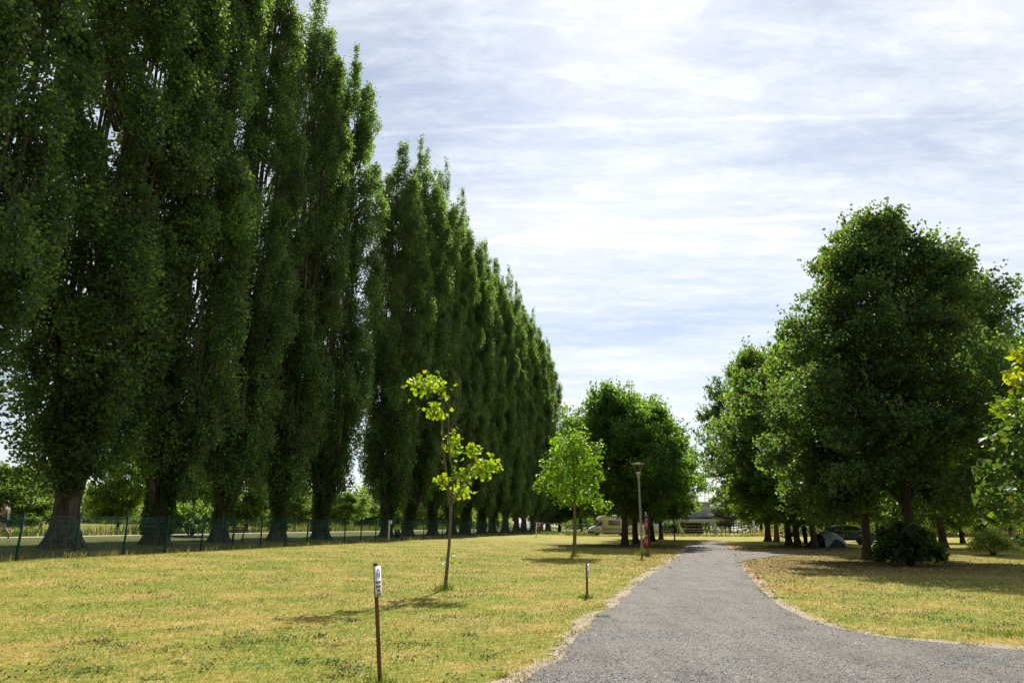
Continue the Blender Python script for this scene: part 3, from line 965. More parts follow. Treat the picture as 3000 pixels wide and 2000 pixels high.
# trees closing the view behind the lawn and motorhome
for k, (u, Yd, s_, src, lab) in enumerate([
    (1586, 126, 1.25, tC, 'dark leafy tree behind the man in red shorts'),
    (1640, 132, 1.45, tC, 'green tree behind the young tree trunk at the end of the fence'),
    (1702, 128, 1.30, tB, 'tall dark tree behind the nose of the motorhome'),
    (1772, 134, 1.2, tB, 'dark tree rising behind the motorhome roof'),
    (1850, 138, 1.1, tB, 'dark tree behind the motorhome tail and central clump'),
    (2140, 190, 1.5, tC, 'pale distant tree in the sky gap behind the boat shed roof'),
    (2230, 128, 1.6, tC, 'green bushy tree behind the boat racks, left of the pale trunk'),
    (2330, 118, 1.5, tC, 'distant bushy tree behind the bicycle and camping table'),
    (2430, 112, 1.5, tC, 'distant bushy tree behind the grey tent'),
    (2530, 115, 1.6, tC, 'distant bushy tree behind the parked car'),
    (2650, 108, 1.5, tC, 'distant bushy tree behind the largest lime tree'),
    (2760, 112, 1.6, tC, 'distant bushy tree behind the straight speckled trunk'),
    (2860, 105, 1.4, tC, 'distant bushy tree behind the rounded grey-green shrub'),
    (2960, 108, 1.6, tC, 'distant bushy tree at the right edge behind the stone block'),
]):
    cp(src, u, 0, k * 1.7, s_, lab, Yd)
# beyond the river path
p0 = at(20, 1500, 52); tC.location = (p0[0], 52, gz(p0[0], 52) - .1); tC.scale = (.85, .85, .62)
for k, (u, Yd, s_, src, lab) in enumerate([
    (118, 64, (.62, .62, .78), tC, 'grey-green willow-like bush left of the first whole poplar trunk'),
    (345, 62, (.8, .8, .95), tC, 'light green tree between the first and second poplar trunks'),
    (520, 74, (.85, .85, .95), tC, 'shaded green tree just right of the second poplar trunk'),
    (590, 58, (.75, .75, .85), tC, 'green tree with a leaning dark stem left of the third poplar trunk'),
    (722, 66, (.85, .85, .9), tC, 'bright green tree between the third and fourth poplar trunks'),
    (860, 92, (.9, .9, .75), tC, 'green bushy tree between the fourth and fifth poplar trunks'),
    (1010, 105, (.9, .9, .66), tC, 'dark green bush in the gap of the poplar row'),
    (1070, 118, (1.0, 1.0, .62), tC, 'pale green bushy tree at the right of the gap in the poplar row'),
    (1160, 130, (.9, .9, .75), tC, 'sunlit green tree seen above the litter bin'),
    (1230, 150, (1.0, 1.0, .8), tC, 'distant green tree between the second and third poplars after the gap'),
    (1330, 175, (1.2, 1.2, .9), tC, 'distant green tree beyond the fence gate'),
]):
    cp(src, u, 0, k * 2.3 + 1, s_, lab, Yd)


# ------------------------------------------------------------------ shrubs
def shrub(seed, rx, rz, n=4200, leaf=.12, base=(.03, .06, .02), shape='rhomb', lm=None):
    rs = np.random.default_rng(seed)
    st, fo = MB(), MB()
    for k in range(16):
        az = rs.uniform(0, 6.28); q = rs.uniform(.3, .9)
        st.tube(curve_pts((math.cos(az) * .06, math.sin(az) * .06, -.05), (math.cos(az) * rx * q, math.sin(az) * rx * q, rz * 1.9 * rs.uniform(.5, .9)), (0, 0, .2), 5, rs, .03), [.03, .025, .02, .012, .006], 5)
    nt = n // 14
    d = unit(rs.normal(size=(nt, 3))); d[:, 2] = np.abs(d[:, 2]) * 1.0 - .35
    d = d * (rs.uniform(.35, 1, nt) ** .5)[:, None] * np.array([rx, rx, rz]) * (1 + .16 * rs.normal(size=nt) + .18 * np.sin(4 * np.arctan2(d[:, 1], d[:, 0]) + 5 * d[:, 2]))[:, None]
    c = d + np.array([0, 0, rz * .62])
    c[:, 2] = np.maximum(c[:, 2], .06)
    P_ = np.repeat(c, 14, 0) + rs.normal(size=(nt * 14, 3)) * .09
    P_[:, 2] = np.maximum(P_[:, 2], .02)
    add_leaves(fo, P_, leaf, leaf_cols(len(P_), base, rs, .25, .15, np.repeat(np.exp(rs.normal(size=nt) * .25), 14)), .4, .3, shape, rs)
    return st, fo


ps = on_ground(2668, 1657)
t_ = thing('leafy_shrub', 'dark big-leaved shrub growing around the foot of the largest lime tree', 'shrub', ps)
st, fo = shrub(61, 1.12, 1.15, 6500, .15, (.028, .058, .02), 'heart')
st.build('stem', M_bark2, t_); fo.build('foliage', M_leaf, t_, col=True)
ps = on_ground(2912, 1626)
t_ = thing('rounded_shrub', 'rounded grey-green shrub on the grass near the right edge', 'shrub', ps)
st, fo = shrub(62, .98, .98, 14000, .075, (.10, .15, .06))
st.build('stem', M_bark2, t_); fo.build('foliage', M_leaf, t_, col=True)
t_ = thing('hedge_bush', 'dark green creeper bush left of the boat shed opening', 'shrub', at(1966, 1500, 112) * [1, 1, 0] + [0, 0, .65])
st, fo = shrub(63, 1.5, 1.6, 7000, .16, (.04, .08, .03))
st.build('stem', M_bark2, t_); fo.build('foliage', M_leaf, t_, col=True)
t_ = thing('hedge_bush', 'low leafy bush under the pale sky beyond the third poplar', 'shrub', at(560, 1540, 46) * [1, 1, 0] + [0, 0, gz(at(560, 1540, 46)[0], 46)])
st, fo = shrub(64, 1.9, 1.5, 9000, .14, (.04, .08, .03))
st.build('stem', M_bark2, t_); fo.build('foliage', M_leaf, t_, col=True)

# ------------------------------------------------------------------ sapling in the foreground lawn
SY = on_ground(1305, 1725)
t_ = thing('sapling', 'spindly young maple with a few bright yellow-green leaf tufts in the open lawn', 'tree', SY)


def sp(u, v, dy=0.0):
    return at(u, v, SY[1] + dy) - SY


rs = np.random.default_rng(71)
tr, cr = MB(), MB()
main = [sp(1304, 1727), sp(1306, 1700), sp(1311, 1651), sp(1316, 1591), sp(1320, 1522), sp(1320, 1481)]
tr.tube([main[0] - [0, 0, .1]] + main, [.062, .052, .045, .041, .038, .037, .04], 9)
st1 = [sp(1320, 1481), sp(1313, 1430, .05), sp(1304, 1361, .1), sp(1298, 1297, .12), sp(1295, 1233, .1), sp(1299, 1187, .1), sp(1288, 1150, .05), sp(1262, 1118)]
tr.tube(st1, [.038, .032, .028, .023, .018, .014, .010, .005], 8)
st2 = [sp(1320, 1475), sp(1326, 1430, -.08), sp(1327, 1389, -.14), sp(1318, 1338, -.18), sp(1313, 1270, -.2), sp(1316, 1200, -.2), sp(1320, 1155, -.22), sp(1334, 1130, -.25)]
tr.tube(st2, [.032, .028, .024, .02, .016, .012, .008, .004], 7)
st3 = [sp(1322, 1478), sp(1338, 1453, -.15), sp(1357, 1412, -.25), sp(1380, 1366, -.35), sp(1398, 1338, -.4), sp(1425, 1350, -.45), sp(1449, 1378, -.5)]
tr.tube(st3, [.036, .03, .024, .018, .014, .009, .004], 7)
# dead twigs at the top
for a_, b_ in [((1313, 1270, -.2), (1345, 1205, -.1)), ((1345, 1205, -.1), (1338, 1120, 0)), ((1345, 1205, -.1), (1352, 1150, -.2)), ((1316, 1200, -.2), (1345, 1150, -.4)), ((1320, 1155, -.22), (1352, 1108, -.3)), ((1345, 1150, -.4), (1356, 1095, -.5)),
               ((1313, 1262, -.2), (1362, 1236, 0)), ((1313, 1250, -.2), (1340, 1255, .1)), ((1299, 1187, .1), (1310, 1140, .2)), ((1338, 1120, 0), (1330, 1082, 0)), ((1313, 1420, 0), (1296, 1412, .2)), ((1304, 1361, .1), (1290, 1345, .25)), ((1318, 1338, -.18), (1335, 1300, -.1)), ((1360, 1410, -.25), (1350, 1370, -.1)), ((1300, 1240, .1), (1275, 1208, .2)), ((1380, 1366, -.35), (1381, 1318, -.3))]:
    tr.tube(curve_pts(sp(*a_), sp(*b_), (0, 0, -.03), 4, rs, .01), [.010, .008, .006, .003], 5)
clus = [(1256, 1125, 60, 36, 95), (1274, 1203, 30, 22, 40), (1327, 1300, 26, 42, 50), (1380, 1316, 26, 20, 30), (1421, 1366, 46, 26, 80), (1361, 1388, 32, 24, 46), (1345, 1437, 38, 18, 46), (1297, 1407, 22, 15, 24), (1315, 1635, 18, 16, 9)]
for u, v, ru, rv, n_ in clus:
    n_ = int(n_ * 1.9)
    c = sp(u, v, rs.uniform(-.2, .2))
    for _ in range(6):
        e_ = c + rs.normal(size=3) * np.array([ru, ru, rv]) / 2074 * SY[1] * .6
        tr.tube(curve_pts(c - [0, 0, rv / 2074 * SY[1] * .5], e_, (0, 0, -.02), 4, rs, .01), [.006, .005, .004, .002], 4)
    q = rs.normal(size=(n_, 3)) * .52 * np.array([ru / 2074 * SY[1], ru / 2074 * SY[1] * .9, rv / 2074 * SY[1]])
    add_leaves(cr, c + q, .125, leaf_cols(n_, (.20, .31, .03), rs, .18, .1), .9, .5, 'maple', rs)
tr.build('trunk', M_barkY, t_, smooth=True); cr.build('crown', M_leafy, t_, col=True)

# young round-headed tree
YT = on_ground(1682, 1628)
rs = np.random.default_rng(72)
tr, cr = MB(), MB()


def sq(u, v, dy=0.0):
    return at(u, v, YT[1] + dy) - YT


tr.tube([sq(1682, 1632), sq(1683, 1610), sq(1684, 1560), sq(1684, 1500), sq(1683, 1450), sq(1682, 1380), sq(1681, 1290)], [.12, .10, .09, .08, .06, .04, .015], 10)
for k in range(16):
    az = k * 2.4; z = rs.uniform(.25, .9)
    a_ = sq(1683, 1490 - 200 * z)
    b_ = a_ + np.array([math.cos(az) * 1.25, math.sin(az) * 1.25, .9 * (1.1 - z) + .2])
    tr.tube(curve_pts(a_, b_, (0, 0, -.15), 5, rs, .04), [.03, .022, .016, .01, .005], 5)
tr.tube(curve_pts(sq(1683, 1475), sq(1600, 1415), (0, 0, -.2), 5), [.03, .022, .016, .01, .005], 5)
cen = sq(1678, 1376)
nt = 430
d = unit(rs.normal(size=(nt, 3))) * (rs.uniform(.2, 1, nt) ** .42)[:, None]
wob = 1 + .14 * np.sin(5 * np.arctan2(d[:, 1], d[:, 0]) + 3 * d[:, 2]) + .08 * rs.normal(size=nt)
c = cen + d * wob[:, None] * np.array([1.5, 1.5, 2.15])
c = c[(c[:, 2] > cen[2] - 2.0 + .5 * rs.uniform(size=len(c)))]
ex = np.concatenate([sq(1597, 1412) + rs.normal(size=(18, 3)) * [.3, .3, .16], sq(1760, 1480) + rs.normal(size=(14, 3)) * [.25, .3, .2]])
c = np.concatenate([c, ex])
P_ = np.repeat(c, 9, 0) + rs.normal(size=(len(c) * 9, 3)) * .14
add_leaves(cr, P_, .145, leaf_cols(len(P_), (.12, .24, .028), rs, .22, .12, np.repeat(np.exp(rs.normal(size=len(c)) * .2), 9)), .8, .5, 'maple', rs)
low = sq(1690, 1555) + rs.normal(size=(10, 3)) * [.12, .12, .1]
add_leaves(cr, low, .13, leaf_cols(10, (.13, .2, .03), rs), .8, .4, 'maple', rs)
t_ = thing('young_tree', 'young maple with a straight thin trunk and round bright green crown left of the motorhome', 'tree', YT)
tr.build('trunk', M_barkY, t_, smooth=True); cr.build('crown', M_leafy, t_, col=True)

# near leafy tree at the right edge
rs = np.random.default_rng(73)
NY = 11.0
xb = (3190 - 1500) / 2074 * NY
NB = np.array([xb, NY, gz(xb, NY)])
tr, cr = MB(), MB()
tr.tube([(0, 0, -.1), (0, 0, 1), (.05, 0, 2.2), (0, .05, 3.4), (-.1, 0, 4.6), (-.25, 0, 5.4)], [.11, .09, .075, .06, .03, .01], 9)
clus = [(2985, 1040, 22, 40, 30), (2975, 1110, 30, 45, 46), (2965, 1190, 42, 45, 60), (2915, 1185, 36, 30, 34), (2985, 1260, 45, 50, 80), (2925, 1290, 60, 45, 80), (2990, 1350, 60, 50, 110), (2930, 1380, 70, 45, 90),
        (2880, 1365, 35, 22, 26), (2985, 1440, 60, 55, 120), (2920, 1450, 60, 40, 80), (2880, 1440, 32, 30, 30), (2985, 1520, 55, 40, 90), (2930, 1510, 45, 28, 46), (3080, 1200, 80, 120, 240), (3090, 1400, 90, 120, 280), (3180, 1300, 80, 150, 260), (3120, 1080, 60, 80, 130), (2995, 1590, 20, 40, 22)]
for u, v, ru, rv, n_ in clus:
    dy = rs.uniform(-.6, .6)
    c = at(u, v, NY + dy) - NB
    k_ = NY / 2074
    q = unit(rs.normal(size=(n_, 3))) * (rs.uniform(.05, 1, n_) ** .5)[:, None] * np.array([ru * k_, ru * k_ * 1.3, rv * k_])
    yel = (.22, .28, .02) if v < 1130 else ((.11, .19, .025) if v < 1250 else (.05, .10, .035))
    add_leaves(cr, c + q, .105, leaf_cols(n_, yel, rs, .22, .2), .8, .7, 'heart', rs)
    z0 = min(max(c[2] - .6, .9), 4.8)
    tr.tube(curve_pts((0, 0, z0), c, (0, 0, -.1), 6, rs, .02), [.025, .02, .016, .011, .008, .004], 5)
t_ = thing('broadleaf_sapling', 'near tree with big heart-shaped leaves, yellow at the top, at the right edge', 'tree', NB)
tr.build('trunk', M_barkY, t_, smooth=True); cr.build('crown', M_leafy, t_, col=True)

# ------------------------------------------------------------------ far woods
rs = np.random.default_rng(81)
cr = MB()
for k in range(330):
    if k < 240:
        Yd = rs.uniform(170, 260); u = rs.uniform(-500, 1500)
    else:
        Yd = rs.uniform(190, 260); u = rs.uniform(1500, 3500)
    x = (u - 1500) / 2074 * Yd; h = rs.uniform(6, 12) if k < 240 else rs.uniform(4, 8)
    z = gz(x, Yd)
    nt = 120
    d = unit(rs.normal(size=(nt, 3))) * (rs.uniform(.3, 1, nt) ** .4)[:, None] * np.array([4.5, 4.5, h * .55])
    P_ = np.repeat(d + np.array([x, Yd, z + h * .5]), 5, 0) + rs.normal(size=(nt * 5, 3)) * .5
    P_[:, 2] = np.maximum(P_[:, 2], z)
    add_leaves(cr, P_, .75, leaf_cols(len(P_), (.055, .095, .045), rs, .2, .1, np.ones(len(P_)) * math.exp(rs.normal() * .22)), .3, 0, rs=rs)
tag(cr.build('far_woodland', M_leaf, col=True), 'hazy belt of distant woodland along the horizon', 'woodland', kind='stuff')

# ------------------------------------------------------------------ grass
def lawn_noise(x, y):
    x, y = x * .9 + .3 * np.sin(y), y * 1.2
    return 1.35 * (np.sin(x * 1.1 + 1.7 * np.sin(y * .7)) + np.sin(y * 1.45 + 1.3 * np.sin(x * .9 + 2)) + .8 * np.sin(x * 3.1 + y * 2.3) + .7 * np.sin(x * 5.3 - y * 4.1 + 1)) / 3.5


rs = np.random.default_rng(91)


DEAD_SHADE = [(13.5, 27.5, 7.0), (8.5, 53, 6.0), (17, 42, 9.0)]  # dead grass under the trees, browned also to deepen their shade


def dead_shade_mask(x, y):
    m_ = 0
    for cx, cy, cr0 in DEAD_SHADE:
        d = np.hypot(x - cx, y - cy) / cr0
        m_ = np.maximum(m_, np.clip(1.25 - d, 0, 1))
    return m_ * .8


def blades(n, dmin, dmax, hmin, hmax, w, side):
    r_ = np.exp(rs.uniform(math.log(dmin), math.log(dmax), n))
    az = rs.uniform(-.82, .82, n)
    x, y = r_ * np.sin(az), r_ * np.cos(az)
    ok = ~in_road(x, y, 0.02)
    # sparse on the sandy verges
    vg = in_road(x, y, .34) & (rs.uniform(size=n) < .8)
    ok &= ~vg
    if side == 'lawn':
        s = (fence_x(y) - x)
        ok &= s < 9
        ok &= (s < 0) | (rs.uniform(size=n) < .5)
    x, y, r_ = x[ok], y[ok], r_[ok]
    n = len(x)
    sc_ = np.clip(r_ / 8, 1, 4.0) ** .8
    ln = lawn_noise(x, y) * 1.25 + rs.normal(size=n) * .45
    h = rs.uniform(hmin, hmax, n) * sc_ ** .4 * np.clip(1 + .35 * (ln < -.1), 1, 2)
    a_ = rs.uniform(0, 6.28, n); ww = w * sc_ * rs.uniform(.6, 1.3, n)
    z = ground_z(x, y)
    b = np.column_stack([x, y, z - .004])
    dx = np.column_stack([np.cos(a_), np.sin(a_), np.zeros(n)]) * ww[:, None]
    lean = rs.normal(size=(n, 2)) * h[:, None] * .75
    tip = b + np.column_stack([lean, h])
    V = np.stack([b - dx, b + dx, tip], 1)
    g = np.array([.125, .25, .02]); tan = np.array([.47, .33, .12]); straw = np.array([.60, .46, .24]); dk = np.array([.05, .10, .012])
    t = np.clip((ln + .68) / 1.5, 0, 1)[:, None]
    c = g * (1 - t) + tan * t
    c *= (1 + .22 * np.sin(x * 2.1 + 2 * np.sin(y * 1.7 + 1)) * np.sin(y * 2.6 + np.sin(x * 1.3)))[:, None]
    t = t - .35 * np.clip((10 - r_) / 4, 0, 1)[:, None]; t = np.clip(t, 0, 1); c = g * (1 - t) + tan * t
    c *= (1 + .22 * np.sin(x * 2.1 + 2 * np.sin(y * 1.7 + 1)) * np.sin(y * 2.6 + np.sin(x * 1.3)))[:, None]
    rr_ = rs.uniform(size=n)
    c[rr_ < .10] = straw; c[(rr_ > .90)] = dk
    c *= np.exp(rs.normal(size=(n, 1)) * .2)
    dd_ = dead_shade_mask(x, y)[:, None] * rs.uniform(.4, 1, (n, 1))
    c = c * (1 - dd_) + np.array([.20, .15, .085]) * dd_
    sh_ = (np.clip((fence_x(y) - x) + .3, 0, 1) * .85)[:, None]; c = c * (1 - sh_) + np.array([.085, .125, .035]) * sh_  # greener blades past the fence, poplar shade painted into their colour
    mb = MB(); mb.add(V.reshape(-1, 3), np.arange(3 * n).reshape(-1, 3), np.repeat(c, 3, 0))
    return mb


mb = blades(520000, 5.0, 60, .012, .042, .0032, 'lawn')
tag(mb.build('grass', M_grass, col=True), 'short mown lawn grass, half dried to straw', 'grass', kind='stuff')


def tall_clump(mb, x, y, n, spread, h0, h1, cols, w=.006, lean=.25):
    px, py = x + rs.normal(size=n) * spread, y + rs.normal(size=n) * spread
    h = rs.uniform(h0, h1, n); z = ground_z(px, py); a_ = rs.uniform(0, 6.28, n)
    b = np.column_stack([px, py, z - .01]); dx = np.column_stack([np.cos(a_), np.sin(a_), np.zeros(n)]) * w
    l1 = rs.normal(size=(n, 2)) * h[:, None] * lean
    m1 = b + np.column_stack([l1 * .35, h * .55]); m2 = b + np.column_stack([l1, h])
    V = np.stack([b - dx, b + dx, m1 + dx * .8, m1 - dx * .8, m2], 1)
    c = np.array(cols)[rs.integers(len(cols), size=n)] * np.exp(rs.normal(size=(n, 1)) * .2)
    base = (np.arange(n) * 5)[:, None]
    mb.add(V.reshape(-1, 3), base + np.array([0, 1, 2, 3]), np.repeat(c, 5, 0))
    mb.f.append(base + np.array([3, 2, 4]) + mb.n - n * 5)


# rough grass: by the river path, at fence foot, at the wire fence in front of the boat shed
mb = MB()
G_, T_, S_ = (.11, .18, .03), (.36, .28, .11), (.55, .45, .28)
for y in np.arange(14, 150, .55):
    for q in range(3):
        x = poplar_line_x(y) - 10.6 - rs.uniform(0, 5)
        hh0 = .75 + .4 * math.sin(y * .43 + q) * math.sin(y * .17 + 2)
        tall_clump(mb, x, y, int(20), .45, .3 * hh0, 1.1 * hh0, [[G_, G_, (.16, .24, .03), (.07, .12, .02)], [G_, T_, (.16, .24, .03), S_]][int(math.sin(y * .7 + q) > .2)], .02, .2)
for k in range(420):
    y = rs.uniform(18, 100); x = fence_x(y) + rs.normal() * .18
    tall_clump(mb, x, y, 14, .12, .1, .3, [G_, T_, S_], .008, .4)
for k in range(420):
    Yd = rs.uniform(99, 106); u = rs.uniform(1700, 3050); x = (u - 1500) / 2074 * Yd
    tall_clump(mb, x, Yd, 20, .45, .12, .5, [G_, G_, T_, (.2, .25, .05), S_], .03, .3)
for k in range(160):
    Yd = rs.uniform(104, 112); u = rs.uniform(2230, 3050); x = (u - 1500) / 2074 * Yd
    tall_clump(mb, x, Yd, 22, .5, .3, 1.1, [T_, T_, S_], .04, .3)
for k in range(70):
    u = rs.uniform(1480, 1740); Yd = rs.uniform(90, 99); x = (u - 1500) / 2074 * Yd
    tall_clump(mb, x, Yd, 16, .4, .2, .6, [G_, G_, T_], .03, .3)
tag(mb.build('rough_grass', M_grass, col=True), 'uncut rough grass and dry stalks along the fences and river path', 'grass', kind='stuff')

# grass tufts round the posts, lamp and saplings
mb = MB()
for (u, v), n_, sd_, h1 in [((1305, 1728), 120, .14, .28), ((1887, 1628), 200, .22, .5), ((1686, 1631), 110, .2, .35), ((1717, 1752), 140, .1, .13),
                            ((1770, 1808), 90, .07, .07), ((2270, 1752), 90, .12, .08), ((2960, 1860), 260, .25, .1), ((1112, 2012), 120, .12, .11)]:
    p = on_ground(u, v)
    tall_clump(mb, p[0], p[1], n_, sd_, h1 * .3, h1, [(.10, .19, .025), (.14, .22, .03), T_ if h1 > .3 else (.12, .2, .03)], .006 if h1 < .3 else .008, .4)
for k in range(230):
    sd_ = rs.uniform() < .6
    y = math.exp(rs.uniform(math.log(5.5), math.log(45))) if sd_ else math.exp(rs.uniform(math.log(float(YJ) + .1), math.log(40)))
    x = float(XL(y)) - rs.uniform(-.10, .35) if sd_ else float(XR(y)) + rs.uniform(-.08, .35)
    tall_clump(mb, x, y, int(rs.uniform(8, 40)), rs.uniform(.02, .09), .02, rs.uniform(.04, .08), [(.13, .22, .02), (.2, .22, .04), T_, S_], .003 + y * .0002, .6)
tag(mb.build('grass_tufts', M_grass, col=True), 'fresh green grass tufts round the stakes, lamp post and saplings', 'grass', kind='stuff')


# rosettes and clover patches in the mown lawn
mb = MB()
for k in range(150):
    p = on_ground(rs.uniform(-100, 1650), rs.uniform(1640, 1995)) if k < 110 else on_ground(rs.uniform(2300, 3050), rs.uniform(1700, 1850))
    if in_road(p[0], p[1], .15):
        continue
    n_ = int(rs.uniform(15, 60)); q = p + np.column_stack([rs.normal(size=n_) * rs.uniform(.05, .25), rs.normal(size=n_) * rs.uniform(.05, .2), rs.uniform(.015, .035, n_)])
    add_leaves(mb, q, .035, leaf_cols(n_, (.06, .13, .015) if k % 3 else (.22, .15, .06), rs), 1.2, 0, rs=rs)
tag(mb.build('lawn_weeds', M_grass, col=True), 'small weed rosettes, clover and dead scraps in the lawn', 'weeds', kind='stuff')

# flowers, litter, stones
mb = MB(); mg = MB()
fl = []
for k in range(260):
    u, v = rs.uniform(2280, 3000), rs.uniform(1690, 1790)
    if rs.uniform() < .75:
        v = 1700 + (u - 2300) / 700 * 60 + rs.normal() * 16
    fl.append((u, v, .75))
for k in range(150):
    fl.append((rs.uniform(150, 1150), rs.uniform(1592, 1640), .5))
for k in range(120):
    fl.append((rs.uniform(1450, 1900), rs.uniform(1600, 1640), .35))
for k in range(240):
    fl.append((rs.uniform(0, 1500), rs.uniform(1620, 1990), .05))
for u, v, hgt in fl:
    p = on_ground(u, min(v, 1960))
    if in_road(p[0], p[1], .3):
        continue
    h = rs.uniform(.04, .26) * hgt + .03
    tip = p + [rs.normal() * .03, rs.normal() * .03, h]
    mg.tube([p - [0, 0, .01], (p + tip) / 2 + [rs.normal() * .01, 0, 0], tip], [.002, .0018, .0015], 3, cap=False, c=(.12, .18, .03))
    yel = rs.uniform() < .5
    c = (.75, .55, .02) if yel else (.72, .70, .62)
    r_ = rs.uniform(.010, .018) if yel else rs.uniform(.009, .016)
    mb.lathe([(.001, -.006), (r_ * .6, -.004), (r_, 0.002), (r_ * .8, .006), (.001, .008)], 8, tip, c=c)
tag(mb.build('wildflowers', M_petal, col=True), 'scattered yellow and white wildflower heads in the grass', 'flowers', kind='stuff')
tag(mg.build('flower_stalks', M_grass, col=True), 'thin green stalks under the scattered wildflowers', 'flower stalks', kind='stuff')

mb = MB()
pts = []
for k in range(9000):
    m_ = rs.uniform()
    if m_ < .42:
        y = rs.uniform(26, 75); x = XL(y) + rs.normal() * (.5 + y * .04) - .4
    elif m_ < .8:
        y = rs.uniform(17, 60); x = XR(y) + abs(rs.normal()) * (.4 + y * .05) - .2
    elif m_ < .97:
        y = rs.uniform(24, 40); x = rs.uniform(9, 22)
    else:
        y = rs.uniform(6, 30); x = rs.uniform(-14, 6)
    if in_road(x, y) and rs.uniform() < .75:
        continue
    pts.append((float(x), y, gz(x, y) + .018))
pts = np.array(pts)
c = np.array([(.42, .20, .06), (.50, .28, .09), (.28, .12, .04), (.55, .38, .16)])[rs.integers(4, size=len(pts))]
add_leaves(mb, pts, np.clip(pts[:, 1] / 300 + .02, .035, .10), c, 2.2, 0, rs=rs)
tag(mb.build('fallen_leaves', M_litter, col=True), 'dry orange-brown leaves scattered on the grass and road edges', 'fallen leaves', kind='stuff')

mb = MB()
n = 30000
r_ = np.exp(rs.uniform(math.log(5.3), math.log(24), n)); az = rs.uniform(-.1, .8, n)
x, y = r_ * np.sin(az), r_ * np.cos(az)
ok = in_road(x, y, .35); x, y = x[ok], y[ok]; n = len(x)
s_ = rs.uniform(.003, .009, n) * np.exp(rs.normal(size=n) * .25)
c0 = np.column_stack([x, y, ground_z(x, y) + .013])
O = np.array([(1, 0, 0), (0, 1, 0), (-1, 0, 0), (0, -1, 0), (0, 0, .8), (0, 0, -.6)])
V = c0[:, None] + O[None] * s_[:, None, None] * rs.uniform(.6, 1.2, (n, 6, 1))
Fo = np.array([(0, 1, 4), (1, 2, 4), (2, 3, 4), (3, 0, 4), (1, 0, 5), (2, 1, 5), (3, 2, 5), (0, 3, 5)])
f = (np.arange(n) * 6)[:, None, None] + Fo[None]
cg = np.array([(.06, .06, .065), (.14, .14, .14), (.30, .29, .27), (.62, .59, .54)])[rs.choice(4, n, p=[.34, .28, .22, .16])]
mb.add(V.reshape(-1, 3), f.reshape(-1, 3), np.repeat(cg, 6, 0))
M_stone2 = leaf_mat('stone_chips', 0.0, (1, 1, 1), .8, .3)
tag(mb.build('loose_gravel', M_stone2, col=True), 'loose grey and white stone chips on the asphalt', 'gravel', kind='stuff')

# ------------------------------------------------------------------ fence
H_F = 1.42
fd = np.array([math.sin(math.atan(FT)), math.cos(math.atan(FT))])
SP = 2.2
frz = math.atan2(fd[1], fd[0])
pA = np.array([fence_x(25.3), 25.3])
i0, i1 = -3, 34


def fp(i_):
    q = pA + fd * SP * i_
    return np.array([q[0], q[1], gz(q[0], q[1])])


ft = thing('mesh_fence', 'long green welded mesh fence with posts between the lawn and the poplars', 'fence', (0, 0, 0))
post = MB(); post.cbox((0, 0, (H_F + .06) / 2 - .1), (.03, .03, (H_F + .26) / 2), b=.006)
post.lathe([(.034, 0), (.034, .02), (.001, .035)], 8, (0, 0, H_F + .055))
pan = MB()
W = SP - .07
for k in range(42):
    x = .035 + W * k / 41
    pan.box(x - .0025, x + .0025, -.0025, .0025, .03, H_F)
for z in (.05, .25, .45, .65, .85, 1.05, 1.25, 1.40):
    pan.box(.03, SP - .03, -.007, -.0028, z - .003, z + .003)
    if z in (.25, .65, 1.05):
        pan.box(.03, SP - .03, -.02, -.0028, z + .03, z + .036)
first = None
panel_i = [i_ for i_ in range(i0, i1) if i_ != 20]
pm = bm_ = None
for i_ in range(i0, i1 + 1):
    p = fp(i_)
    if pm is None:
        o = post.build('fence_post', M_fence, ft); pm = o
    else:
        o = pm.copy(); COL.objects.link(o)
    o.location = tuple(p); o.rotation_euler = (0, 0, frz)
for i_ in panel_i:
    p, q = fp(i_), fp(i_ + 1)
    if bm_ is None:
        o = pan.build('mesh_panel', M_fence, ft); bm_ = o
    else:
        o = bm_.copy(); COL.objects.link(o)
    o.location = tuple(p)
    o.rotation_euler = (0, -math.atan2(q[2] - p[2], SP), frz)
# gate in the fence
p = fp(20)
gt = thing('fence_gate', 'narrow green metal gate in the mesh fence beyond the litter bin', 'gate', p, frz)
fr = MB(); fr.tube([(.14, 0, .08), (.14, 0, 1.4)], .03, 8); fr.tube([(1.02, 0, .08), (1.02, 0, 1.4)], .03, 8); fr.tube([(.14, 0, 1.4), (1.02, 0, 1.4)], .03, 8); fr.tube([(.14, 0, .1), (1.02, 0, .1)], .03, 8)
fr.build('gate_frame', M_fence, gt)
mm_ = MB()
for k in range(17):
    x = .16 + .84 * k / 16; mm_.box(x - .003, x + .003, -.003, .003, .1, 1.4)
mm_.build('gate_mesh', M_fence, gt)
pp = MB(); pp.cbox((1.16, 0, .72), (.045, .045, .8), b=.008); pp.build('gate_post', M_fence, gt)
hh = MB(); hh.cbox((1.02, -.05, .85), (.03, .02, .08)); hh.build('lock', M_dark, gt)
mm_ = MB()
for k in range(20):
    x = 1.24 + .92 * k / 19; mm_.box(x - .0026, x + .0026, -.0026, .0026, .03, H_F)
mm_.build('mesh_panel', M_fence, gt)

